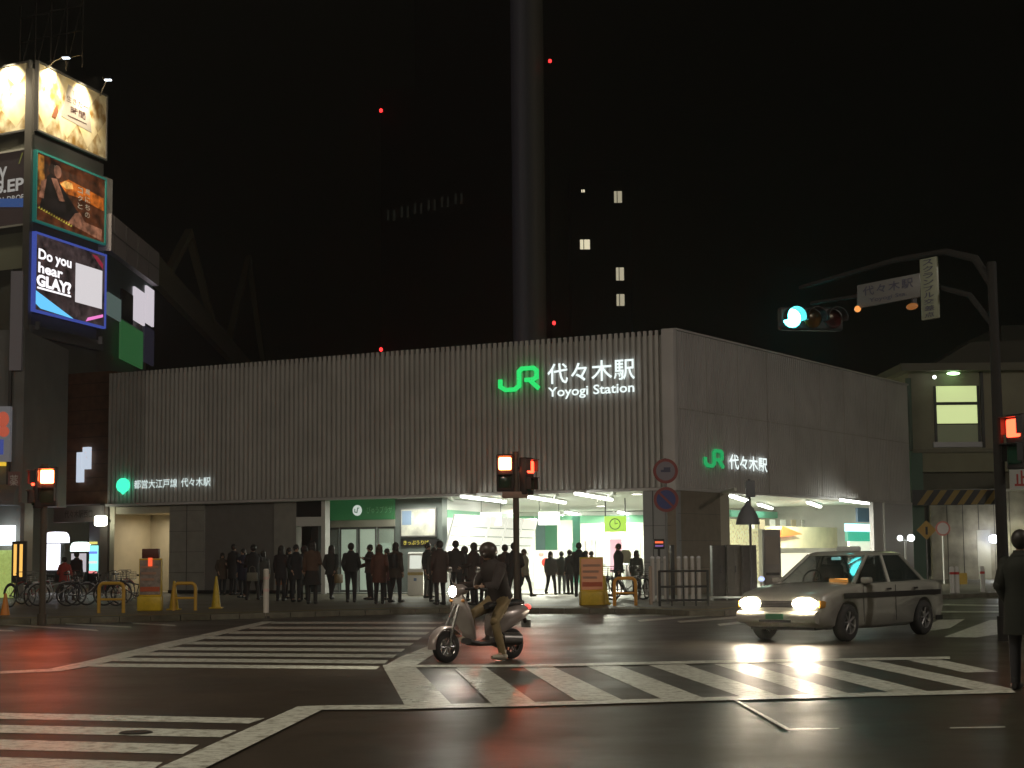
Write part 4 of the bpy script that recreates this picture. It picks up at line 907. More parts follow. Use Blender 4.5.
# ------------------------------------------------------------------ traffic signals and signs
def ped_head(par, x, y, zc, yaw, lit, cname, s):
    """signal head whose face looks along local -Y turned by yaw"""
    m = MB(); m.M = Matrix.Translation((x, y, zc)) @ Matrix.Rotation(yaw, 4, 'Z')
    m.cbox((0, .1, -.22), (.42, .2, .90), DARK, .03)
    for zz in (0.0, -.44):
        m.box((-.19, -.16, zz + .175), (.19, 0, zz + .19), DARK); m.box((-.19, -.12, zz - .1), (-.178, 0, zz + .174), DARK); m.box((.178, -.12, zz - .1), (.19, 0, zz + .174), DARK)
    o = m.build('signal_head', par)
    m = MB(); m.M = Matrix.Translation((x, y, zc)) @ Matrix.Rotation(yaw, 4, 'Z'); m.cbox((0, -.012, 0), (.30, .06, .30), lit, .029); m.build('red_lens', o)
    m = MB(); m.M = Matrix.Translation((x, y, zc)) @ Matrix.Rotation(yaw, 4, 'Z'); m.cbox((0, -.012, -.44), (.30, .03, .30), mat('unlit_green', (.01, .05, .03), .2), .03); m.build('green_lens', o)
RED1 = emis('signal_red', (1, .10, .02), 11); RED2 = emis('signal_red_side', (1, .05, .02), 8)
REDC = mat('signal_red_core', (.1, .1, .1), emit=(1, .13, .035), es=60)
def ped_signal(base, ztop, x_lit, z_lit, x_side, z_side, lab, plate=None, grp=None):
    o = thing('pedestrian_signal', lab, 'traffic light', base, 0, grp)
    m = MB(); m.cyl((0, 0, 0), (0, 0, ztop), .075, mat('pole_brown', (.10, .08, .06), .45, .3), n=14); m.cyl((0, 0, 0), (0, 0, .25), .11, MT['pole_brown'], n=14)
    m.cyl((min(x_lit, x_side), 0, z_lit - .1), (max(x_lit, x_side), 0, z_lit - .1), .03, MT['pole_brown'], n=8); m.build('pole', o)
    ped_head(o, x_lit, -.14, z_lit, 0.0, REDC, '', 1); ped_head(o, x_side, 0, z_side, R(-68) if x_side < 0 else R(62), RED2, '', 1)
    if plate: m = MB(); m.cbox((plate[0], -.1, plate[1]), (plate[2], .05, plate[3]), mat('dull_plate', (.3, .2, .15), .5), .01); m.build('name_plate', o)
    return o
b = G(517, 611.5, PZ); Yb = b.y
def rel(px, py, b): p = At(px, py, b.y); return p.x - b.x, p.z - b.z
xl_, zl_ = rel(505, 464, b); xs_, zs_ = rel(530, 467, b)
ped_signal(b, zl_ + .3, xl_, zl_, xs_, zs_, 'pole with a glowing red pedestrian signal in front of the lit concourse', (rel(515, 495, b)[0], rel(515, 495, b)[1], .62, .16), 'pedestrian signals')
b = G(42, 625, 0); xl_, zl_ = rel(49, 477, b); xs_, zs_ = rel(34, 479, b)
ped_signal(b, zl_ + .3, xl_, zl_, xs_, zs_, 'pole with a glowing red pedestrian signal in front of the brown building at left', None, 'pedestrian signals')
for (px, py, Y, e) in ((505, 464, Yb - .5, 30), (49, 477, b.y - .5, 26)):
    l = bpy.data.lights.new('signal_glow', 'SPOT'); l.energy = e * (3.2 if px > 400 else 2); l.color = (1, .10, .03); l.shadow_soft_size = .12; l.spot_size = R(130); l.spot_blend = 1
    lo = bpy.data.objects.new('signal_glow', l); C.objects.link(lo); lo.location = At(px, py, Y); lo.rotation_euler = Vector((0, -1, -.75)).to_track_quat('-Z', 'Y').to_euler()

# big signal pole at right with mast arm
bp_ = G(1006, 641, 0); zt_ = At(992, 262, bp_.y).z
sp = thing('signal_mast', 'thick dark pole with overhead arm carrying the green signal at right', 'signal pole', bp_)
PM = mat('mast_dark', (.008, .007, .006), .8)
ends = At(780, 316, 21.4 * KS)
m = MB(); m.cyl((0, 0, 0), (0, 0, zt_), .10, PM, r1=.075, n=18); m.cyl((0, 0, 0), (0, 0, .4), .13, PM, n=18); m.build('pole', sp)
ax = Vector((ends.x - bp_.x, ends.y - bp_.y, 0)); aL = ax.length; ad = ax.normalized()
def ap_(t, z): return (ad.x * t, ad.y * t, z)
m = MB(); zs = ends.z + .35
m.tube([ap_(0, zs - .5), ap_(.35, zs + .0), ap_(1.0, zs + .22), ap_(2.2, zs + .26), ap_(aL - .6, zs + .12)], [.07, .07, .06, .05, .04], PM, 10)
m.tube([ap_(0, zs - 1.2), ap_(.5, zs - .6), ap_(1.4, zs - .3), ap_(aL - .9, zs - .22)], [.05, .05, .045, .035], PM, 8); m.build('mast_arm', sp)
def vehicle_signal(px, py, Y, lab, yaw, on='g'):
    Y = Y * KS
    p = At(px, py, Y); o = thing('vehicle_signal', lab, 'traffic light', p, yaw)
    m = MB(); m.cbox((.42, .12, 0), (1.28, .22, .44), DARK, .05)
    for k in range(3):
        pts = [(k * .42 + .19 * math.cos(t), -.02, .19 * math.sin(t)) for t in [math.pi * (-.1 + 1.2 * i / 12) for i in range(13)]]
        for a, b2 in zip(pts, pts[1:]): m.prism([a, b2, (b2[0], b2[1] - .26, b2[2]), (a[0], a[1] - .26, a[2])], ((a[0] - k * .42) * .05, 0, a[2] * .05), DARK)
    m.build('housing', o)
    cols = [emis('signal_cyan', (.10, .95, .95), 16) if on == 'g' else mat('dead_green', (.01, .06, .05), .2), mat('dead_amber', (.12, .06, .01), .2), mat('dead_red', (.08, .01, .01), .2)]
    for k in range(3): m = MB(); m.ell((k * .42, -.0, 0), (.185, .05, .185), cols[k], 18, 8); m.build('lens', o)
    return o
vehicle_signal(792, 318, 21.3, 'glowing cyan green vehicle signal hanging at the end of the overhead arm', R(12))
l = bpy.data.lights.new('signal_green_glow', 'SPOT'); l.energy = 12; l.color = (.1, 1, .9); l.spot_size = R(120); l.spot_blend = 1; l.shadow_soft_size = .15
lo = bpy.data.objects.new('signal_green_glow', l); C.objects.link(lo); lo.location = At(792, 318, 21.0 * KS); lo.rotation_euler = Vector((-.2, -1, -.8)).to_track_quat('-Z', 'Y').to_euler()
# plates on the arm
AF = Frame((bp_.x - .0, bp_.y - .2), -ad)
def af(px, py): return AF.hit(px, py)
s0, z0 = af(858, 292); s1, z1 = af(921, 290); zc = (z0 + z1) / 2
m = MB(); hh = af(890, 280)[1] - af(890, 303.5)[1]; w_ = s1 - s0
PLB = mat('plate_blue_grey', (.15, .15, .15), .4); m.cbox((0, 0, 0), (w_, .05, hh), PLB, .01); INK = mat('plate_ink', (.06, .06, .10), .5)
text(m, '代々木駅', (0, -.03, .07), w_ * .8, hh * .42, INK, .01, spacing=1.2); text(m, 'Yoyogi Sta.', (0, -.03, -hh * .28), w_ * .6, hh * .22, INK, .01)
m.box((-w_ * .3, .03, -.05), (-w_ * .27, .2, .05), DARK); m.box((w_ * .3, .03, -.05), (w_ * .27, .2, .05), DARK)
tag(m.build('intersection_plate'), 'unlit horizontal plate with the station name on the overhead arm', 'sign', loc=AF.w((s0 + s1) / 2, 0, (z0 + z1) / 2), rz=AF.a)
s0, z0 = af(922, 260); s1, z1 = af(941, 318)
m = MB(); w_ = s1 - s0; hh = z0 - z1; m.cbox((0, 0, 0), (w_, .05, hh), mat('plate_olive', (.22, .24, .18), .4), .01)
for i, ch in enumerate('スクランブル交差点'): text(m, ch, (0, -.03, hh * (.43 - i * .107)), w_ * .6, hh * .085, INK, .01)
tag(m.build('vertical_plate'), 'tall narrow vertical plate with dark characters at the end of the station name plate', 'sign', loc=AF.w((s0 + s1) / 2, -.04, (z0 + z1) / 2), rz=AF.a)
for px, py, lab in ((858.5, 309, 'small round orange reflector under the left end of the station name plate'), (913, 306.5, 'wider dim orange reflector under the right end of the station name plate')):
    s_, z_ = af(px, py); m = MB(); m.ell((0, 0, 0), (.07 if px < 900 else .14, .05, .06), emis('dim_orange%d' % int(px), (1, .35, .08), 1.1 if px < 900 else .22), 12, 6); m.box((-.02, .0, .03), (.02, .1, .3), DARK); tag(m.build('glow'), lab, 'glow', loc=AF.w(s_, -.02, z_), rz=AF.a)  # dim orange spots set in as emission; the bracketed body is added
# red side signal on the mast pole
x_, z_ = rel(1003, 429, bp_); o = thing('pedestrian_signal', 'red pedestrian signal seen edge on beside the thick right pole', 'traffic light', (bp_.x + x_ + .12, bp_.y - .2, z_), 0, 'pedestrian signals')
ped_head(o, 0, 0, 0, R(-64), RED2, '', 1)

# round no parking signs and their pole
b = G(668, 604, PZ); o = thing('parking_sign_pole', 'slim grey pole carrying two round red rimmed signs before the corner pillar', 'road sign', b)
zt_ = At(668, 458, b.y).z - b.z
m = MB(); m.cyl((0, .06, 0), (0, .06, zt_), .035, GREYM, n=10); m.build('pole', o)
RIM = mat('sign_red_rim', (.25, .05, .05), .4)
for py, c, nm in ((471, mat('sign_face_grey', (.22, .2, .24), .4), 'upper'), (499.5, mat('sign_face_blue', (.04, .06, .22), .4), 'lower')):
    zc = At(668, py, b.y).z - b.z; m = MB(); m.cyl((0, 0, zc), (0, .02, zc), .34, RIM, n=32); m.cyl((0, -.006, zc), (0, -.001, zc), .26, c, n=32)
    if nm == 'lower': m.M = Matrix.Translation((0, 0, zc)) @ Matrix.Rotation(R(45), 4, 'Y'); m.box((-.26, -.012, -.03), (.26, -.008, .03), RIM)
    else:
        m.box((-.13, -.012, zc - .03), (.13, -.008, zc + .03), mat('truck_dark', (.06, .06, .12), .5)); m.box((-.05, -.012, zc + .031), (.13, -.008, zc + .1), MT['truck_dark'])
    m.build('sign_disc', o)
# hooded lamp pole
b = G(752, 604, PZ); o = thing('hooded_lamp', 'slim pole with a bell shaped grey hood in front of the side opening', 'street lamp', b)
zh = At(750, 524.5, b.y).z - b.z; zh2 = At(750, 505, b.y).z - b.z; zp = At(750, 479, b.y).z - b.z; HD = mat('hood_grey', (.16, .17, .19), .5)
m = MB(); m.cyl((0, 0, 0), (0, 0, zp), .035, mat('pole_grey', (.12, .12, .12), .5), n=10); m.build('pole', o)
m = MB(); m.loft([[(-.06 + r * math.cos(2 * math.pi * i / 20), r * math.sin(2 * math.pi * i / 20), z) for i in range(20)] for r, z in ((.33, zh), (.31, zh + .10), (.25, zh + .28), (.15, zh + .45), (.08, zh2), (.03, zh2 + .12))], HD); m.build('hood', o)
m = MB(); m.cbox((.02, -.05, (zh2 + zp) / 2 + .08), (.24, .2, zp - zh2 - .25), HD, .02); m.build('control_box', o)
# cabinets
cabs = [(713, 727, 545.5, 'dark', 'dark leftmost steel cabinet against the side wall'), (727.5, 742, 545, 'grey', 'grey middle steel cabinet between two darker ones'), (742.5, 758, 545.5, 'dark', 'dark rightmost steel cabinet beside the side opening')]
for x0c, x1c, yt, c, lab in cabs:
    base = G((x0c + x1c) / 2, 600.5, PZ); o = thing('utility_cabinet', lab, 'cabinet', base, 0, 'steel cabinets by the side opening')
    w = (x1c - x0c) / F * base.y; h = At(700, yt, base.y).z - PZ; mt = mat('cab_' + c, (.07, .065, .06) if c == 'dark' else (.17, .16, .14), .5, noise=.1)
    m = MB(); m.cbox((0, .3, h / 2 + .06), (w - .02, .6, h - .12), mt, .015); m.box((-w / 2 + .02, .02, 0), (w / 2 - .02, .58, .058), DARK); m.build('body', o)
    m = MB(); m.box((-w / 2 + .04, -.012, .14), (-.01, -.001, h - .06), mt); m.box((.01, -.012, .14), (w / 2 - .04, -.001, h - .06), mt); m.build('door', o)
    m = MB(); m.box((.03, -.04, h * .5), (.05, -.013, h * .62), STEEL); m.build('handle', o)
b = G(773.5, 599, PZ); m = MB(); w = 17 / F * b.y; h = At(773, 529.5, b.y).z - PZ; m.cbox((0, .15, h / 2), (w, .3, h), mat('totem_grey', (.27, .25, .23), .5), .02); m.box((-w / 2 + .05, -.006, h * .34), (w / 2 - .05, .001, h * .38), DARK); m.box((-w / 2 + .06, -.006, h * .5), (w / 2 - .06, .001, h * .9), mat('totem_face', (.33, .29, .25), .4))
tag(m.build('totem_sign'), 'tall grey free standing pillar sign right of the steel cabinets', 'pillar sign', loc=b)
m = MB(); m.cyl((0, 0, 0), (0, 0, .6), .035, WHITE, n=8); m.cyl((.12, 0, 0), (.12, 0, .5), .03, WHITE, n=8); m.ell((0, 0, .66), (.09, .06, .07), emis('blue_dot', (.5, .6, 1), 1.4), 10, 6); tag(m.build('barrier_post'), 'short white double post with a bluish light left of the pillar sign', 'post', loc=G(762, 604, PZ))
# steel posts row
proto = None
for i, px in enumerate((653, 659, 666, 679.5, 686.5, 693, 699.5)):
    b = G(px, 601.5, PZ)
    if proto is None:
        proto = thing('steel_post', '', 'post', b, 0, 'row of steel posts before the corner pillar')
        m = MB(); m.cyl((0, 0, 0), (0, 0, 1.22), .055, mat('post_steel', (.62, .58, .54), .4, .1), n=12); m.build('tube', proto)
        m = MB(); m.ell((0, 0, 1.24), (.06, .06, .05), mat('post_top_lit', (.85, .82, .85), .3, .2), 12, 6); m.build('cap', proto); o = proto  # paler cap colour stands for light falling on the post tops
    else: o = dup(proto, b, 0, '')
    o['label'] = ['leftmost of the tall steel posts before the corner pillar', 'second tall steel post from the left before the corner pillar', 'third tall steel post from the left, next to the sign pole', 'fourth tall steel post, first after the gap in the row', 'fifth tall steel post before the corner pillar', 'sixth tall steel post before the corner pillar', 'rightmost of the tall steel posts before the corner pillar'][i]
b = G(651, 604.5, PZ); m = MB(); m.cyl((0, 0, 0), (0, 0, 1.0), .05, mat('shiny_post', (.7, .55, .45), .25, .4), n=12); m.ell((0, 0, 1.0), (.05, .05, .03), MT['shiny_post'], 12, 6); tag(m.build('bollard'), 'short bright post at the left end of the dark railing', 'bollard', loc=b)
b = G(684, 606, PZ); o = thing('guard_railing', 'dark low pedestrian railing in front of the steel posts', 'railing', b)
m = MB(); w = 48 / F * b.y
for k in range(5): m.cyl((-w / 2 + w * k / 4, 0, 0), (-w / 2 + w * k / 4, 0, .92), .035 if k in (0, 4) else .018, DARK, n=8)
m.build('posts', o); m = MB()
for z in (.9, .5, .15): m.cyl((-w / 2, 0, z), (w / 2, 0, z), .028, DARK, n=8)
m.build('rails', o)
b = G(660, 600, PZ); m = MB(); zc = At(659, 544, b.y).z - PZ; m.cyl((0, .05, 0), (0, .05, zc), .04, DARK, n=8); m.cbox((0, 0, zc), (.32, .1, .3), BLACK, .02); m.box((-.12, -.055, zc + .02), (.12, -.051, zc + .08), emis('led_red_text', (1, .15, .05), 1.2)); m.box((-.12, -.055, zc - .08), (.12, -.051, zc - .03), emis('led_violet', (.4, .2, .6), .5)); tag(m.build('parking_meter'), 'dark box with red lit digits on a post before the corner pillar', 'meter', loc=b)
b = G(673, 600, PZ); m = MB(); zc = At(673, 545, b.y).z - PZ; m.cbox((0, 0, zc / 2), (.12, .12, zc), DARK, .01); tag(m.build('dark_post'), 'square dark post in the gap of the steel post row', 'post', loc=b)
# yellow ad stand (right)
def ad_stand(px, py, w, h, lab, poster, top=False, yaw=0.0):
    b = G(px, py, PZ); o = thing('advert_stand', lab, 'advert stand', b, yaw)
    m = MB(); m.cbox((0, .12, .19), (w, .34, .38), YEL, .03); m.box((-w / 2 + .02, .1, .38), (w / 2 - .02, .26, h), YEL); m.build('frame', o)
    m = MB(); m.box((-w / 2 + .04, .08, .42), (w / 2 - .04, .099, h - .04), poster); m.box((-w / 2 + .06, .07, .50), (w / 2 - .06, .079, .62), mat('poster_red', (.55, .12, .05), .5)); 
    for k in range(3): m.box((-w / 2 + .08, .07, h - .25 - k * .16), (w / 2 - .1 - .05 * k, .079, h - .19 - k * .16), mat('poster_ink', (.45, .26, .18), .5))
    m.build('poster', o)
    if top: m = MB(); m.cbox((.0, .16, h + .13), (w * .7, .2, .25), mat('dark_red_box', (.12, .03, .02), .5), .02); m.box((-.05, .05, h - .2), (.06, .059, h + .02), emis('figure_red', (1, .12, .04), 1.0)); m.build('top_box', o)
    return o
ad_stand(593, 605.5, .66, 1.28, 'yellow advert stand with orange poster before the concourse', mat('poster_orange_paper', (.62, .30, .16), .5, emit=(.8, .3, .15), es=.10), yaw=R(8))
ad_stand(149, 611, .62, 1.35, 'yellow advert stand with dark red top box before the beige niche', mat('poster_grey_paper', (.32, .26, .22), .5, noise=.3, nscale=8), True)
def cone(px, py, h, mt, lab, grp=None):
    b = G(px, py, PZ if py < 616 else 0); m = MB(); m.cbox((0, 0, .02), (.34, .34, .04), mt, .01); m.cyl((0, 0, .04), (0, 0, h), .13, mt, r1=.03, n=16); tag(m.build('traffic_cone'), lab, 'traffic cone', grp, loc=b)
cone(604.5, 604.5, .78, YEL, 'yellow cone just right of the orange postered advert stand', 'yellow cones on the pavement')
cone(174, 610, .76, YEL, 'yellow cone between the left advert stand and the orange arch barrier', 'yellow cones on the pavement')
cone(216, 608.5, .86, YEL, 'tall yellow cone left of the waiting crowd', 'yellow cones on the pavement')
cone(5, 620, .65, ORA, 'orange cone on the road edge at the left photo border')
def arch(px0, px1, py0, py1, mt, lab, yaw=0):
    b = G((px0 + px1) / 2, py1, PZ); w = (px1 - px0) / F * b.y - .09; h = At(px0, py0, b.y).z - PZ; r = .14
    pts = [(-w / 2, 0, 0), (-w / 2, 0, h - r)] + [(-w / 2 + r - r * math.cos(t), 0, h - r + r * math.sin(t)) for t in (.4, .8, 1.2)] + [(w / 2 - r + r * math.cos(t), 0, h - r + r * math.sin(t)) for t in (1.2, .8, .4)] + [(w / 2, 0, h - r), (w / 2, 0, 0)]
    o = thing('arch_barrier', lab, 'barrier', b, yaw, 'arched tube barriers'); m = MB(); m.tube(pts, .045, mt, 10); m.build('arch_tube', o); m = MB(); m.cyl((-w / 2, 0, h * .45), (w / 2, 0, h * .45), .03, mt, n=8); m.build('cross_bar', o)
OT = mat('arch_yellow', (.62, .36, .05), .4)
arch(97, 125, 583, 613, OT, 'yellow arched barrier farthest left, in front of parked bicycles'); arch(172, 197, 583, 610.5, OT, 'dull yellow arched barrier left of the tall yellow cone'); arch(613, 637.5, 578, 605.5, mat('arch_orange', (.8, .36, .04), .35), 'bright orange arched barrier in front of the parked bikes at the concourse')
b = G(266, 618, 0); o = thing('lane_post', 'white flexible post standing at the head of the far left crossing', 'post', b); m = MB(); h = At(266, 570, b.y).z; m.cyl((0, 0, .05), (0, 0, h), .07, mat('post_pinkish', (.75, .7, .62), .45), n=14); m.cyl((0, 0, h), (0, 0, h + .03), .072, MT['post_pinkish'], r1=.05, n=14); m.build('tube', o); m = MB(); m.cyl((0, 0, 0), (0, 0, .05), .13, DARK, n=16); m.build('foot', o)
m = MB()
for z in (h * .55, h * .8): m.cyl((0, 0, z), (0, 0, z + .07), .073, mat('reflective_band', (.8, .6, .55), .3), n=14)
m.build('reflective_bands', o)
# ticket machine
b = G(415.5, 595.5, PZ); m = MB(); m.cbox((0, .25, .42), (.55, .5, .84), WALLW, .02); m.prism([(-.27, 0, .84), (-.27, .5, .84), (-.27, .5, 1.5), (-.27, .18, 1.45)], (.54, 0, 0), WALLW); m.prism([(-.2, .02, .93), (.2, .02, .93), (.2, .155, 1.38), (-.2, .155, 1.38)], (0, -.01, 0), LIT('machine_screen', (.85, .9, .8), .7)); m.box((-.27, -.012, .70), (.27, -.001, .80), mat('tan_band', (.45, .35, .12), .5)); m.box((-.06, -.012, .5), (.04, -.001, .6), mat('blue_label', (.2, .3, .5), .5))
tag(m.build('ticket_machine'), 'white machine with slanted lit screen under the map board', 'ticket machine', loc=b)

# ------------------------------------------------------------------ bicycles
def make_bike(loc, rz, label, grp, col):
    o = thing('bicycle', label, 'bicycle', loc, rz, grp); fm = mat('bike_' + col, {'dark': (.04, .04, .05), 'silver': (.4, .4, .42), 'red': (.25, .03, .03)}[col], .35, .3)
    for x in (-.52, .52):
        m = MB(); m.torus((x, 0, .33), (0, 1, 0), .31, .02, RUB, 28, 6); w = m.build('wheel', o)
        m = MB(); m.torus((x, 0, .33), (0, 1, 0), .285, .009, STEEL, 28, 5)
        for k in range(10):
            t = math.pi * 2 * k / 10; m.cyl((x, 0, .33), (x + .28 * math.cos(t), 0, .33 + .28 * math.sin(t)), .003, STEEL, n=4)
        m.cyl((x, -.04, .33), (x, .04, .33), .02, STEEL, n=8); m.build('rim', w)
    m = MB(); bb_ = (-.08, 0, .28); se = (-.22, 0, .72); hd_ = (.36, 0, .72); hb_ = (.40, 0, .58)
    for a, b2 in ((bb_, se), (bb_, hb_), ((-.19, 0, .60), hd_), ((-.52, 0, .33), bb_), ((-.52, 0, .33), (-.2, 0, .64)), ((.36, 0, .80), (.52, 0, .33))): m.cyl(a, b2, .017, fm, n=8)
    m.torus((-.08, -.03, .28), (0, 1, 0), .08, .01, STEEL, 16, 5); m.cyl((-.08, -.08, .28), (.06, -.1, .2), .01, STEEL, n=6); m.build('frame', o)
    m = MB(); m.cyl((.36, 0, .72), (.32, 0, .98), .014, STEEL, n=8); m.tube([(.18, -.27, .95), (.28, -.2, 1.0), (.34, 0, 1.0), (.28, .2, 1.0), (.18, .27, .95)], .012, STEEL, 8); m.build('handlebar', o)
    m = MB(); m.cyl((-.22, 0, .72), (-.25, 0, .86), .013, STEEL, n=8); m.loft([[(x, w * math.cos(2 * math.pi * i / 10), .88 + .025 * math.sin(2 * math.pi * i / 10)) for i in range(10)] for x, w in ((-.38, .06), (-.32, .09), (-.2, .06), (-.1, .02))], BLACK); m.build('saddle', o)
    m = MB()
    for k in range(5): z = .72 + k * .055; m.tube([(.42, -.16, z), (.72, -.13, z), (.72, .13, z), (.42, .16, z)], .005, STEEL, 5, True)
    for k in range(4): m.cyl((.44 + k * .09, -.15, .72), (.44 + k * .09, -.15, .94), .004, STEEL, n=4); m.cyl((.44 + k * .09, .15, .72), (.44 + k * .09, .15, .94), .004, STEEL, n=4)
    m.box((.43, -.14, .70), (.71, .14, .712), STEEL); m.build('basket', o)
    m = MB(); m.tube([(-.52 + .35 * math.cos(t), 0, .33 + .35 * math.sin(t)) for t in [R(20) + R(150) * i / 8 for i in range(9)]], .022, fm, 6); m.build('mudguard', o); m = MB(); m.tube([(.52 + .35 * math.cos(t), 0, .33 + .35 * math.sin(t)) for t in [R(30) + R(110) * i / 6 for i in range(7)]], .022, fm, 6); m.build('mudguard', o)
    return o
bk = {c: make_bike(G(30 + i * 14, 605, PZ), R(60), '', 'bicycles parked at the left shops', c) for i, c in enumerate(('dark', 'silver', 'red'))}
bl_ = [('dark', 20, 607, 75, 'dark bicycle parked farthest left, beside the amber lit panel'), ('red', 34, 604, 62, 'dull red bicycle parked just left of the left signal pole'), ('silver', 57, 606, 20, 'silver bicycle parked just right of the left signal pole'), ('dark', 70, 602, 80, 'dark bicycle behind the silver one, below the arched white shop sign'), ('dark', 86, 606, 15, 'dark bicycle lying across just left of the yellow arched barrier'), ('silver', 104, 605, 30, 'silver bicycle seen through the left yellow arched barrier'), ('red', 120, 602, 70, 'dull red bicycle between the yellow arch and the advert stand'), ('dark', 133, 606, 170, 'dark bicycle touching the left advert stand')]
first = set()
for c, px, py, dz, lab in bl_:
    loc = G(px, py, PZ)
    if c not in first: first.add(c); o = bk[c]; o.location = loc; o.rotation_euler = (0, 0, R(dz)); o['label'] = lab
    else: dup(bk[c], loc, R(dz), lab)
for c, px, py, dz, lab in [('dark', 611, 601, 100, 'dark bicycle right beside the yellow cone at the concourse'), ('silver', 628, 600, 25, 'silver bicycle behind the bright orange arched barrier'), ('dark', 642, 600, 70, 'dark bicycle between the orange barrier and the corner pillar')]:
    dup(bk[c], G(px, py, PZ), R(dz), lab, 'bicycles parked at the concourse')

# ------------------------------------------------------------------ people
SKIN = mat('skin', (.42, .26, .18), .55); HAIR = mat('hair_black', (.018, .014, .012), .5); HAIRB = mat('hair_brown', (.07, .035, .02), .5)
def skin_mesh(vs, es, rs, root=0, sub=1):
    me = bpy.data.meshes.new('s'); me.from_pydata([tuple(v) for v in vs], es, []); o = bpy.data.objects.new('s', me); C.objects.link(o)
    sk = o.modifiers.new('s', 'SKIN'); sk.use_smooth_shade = True
    for i, r in enumerate(rs):
        d = me.skin_vertices[0].data[i]; d.radius = (r, r) if not isinstance(r, tuple) else r; d.use_root = (i == root)
    if sub: sb = o.modifiers.new('b', 'SUBSURF'); sb.levels = sub; sb.render_levels = sub
    dg = bpy.context.evaluated_depsgraph_get(); out = bpy.data.meshes.new_from_object(o.evaluated_get(dg)); bpy.data.objects.remove(o)
    v = [tuple(q.co) for q in out.vertices]; f = [list(p.vertices) for p in out.polygons]; return v, f
ARM = {'down': ((.205, .03, 1.13), (.22, -.03, .89)), 'phone': ((.22, .0, 1.12), (.12, -.26, 1.24)), 'pocket': ((.235, .05, 1.13), (.18, -.09, .95)), 'hold': ((.24, 0, 1.12), (.22, -.25, 1.04)), 'raise': ((.27, -.08, 1.28), (.15, -.16, 1.52)), 'point': ((.27, -.12, 1.26), (.34, -.38, 1.30)), 'back': ((.22, .10, 1.14), (.17, .16, .92))}
LEG = {'stand': [((.10, -.01, .50), (.10, .03, .09)), ((-.10, -.01, .50), (-.10, .03, .09))], 'wide': [((.15, -.02, .50), (.20, .03, .09)), ((-.13, -.01, .50), (-.17, .03, .09))],
       'stride': [((.10, -.16, .52), (.10, -.24, .10)), ((-.10, .06, .50), (-.10, .30, .14))], 'bent': [((.10, -.03, .50), (.09, .04, .09)), ((-.11, -.16, .52), (-.12, -.04, .10))]}
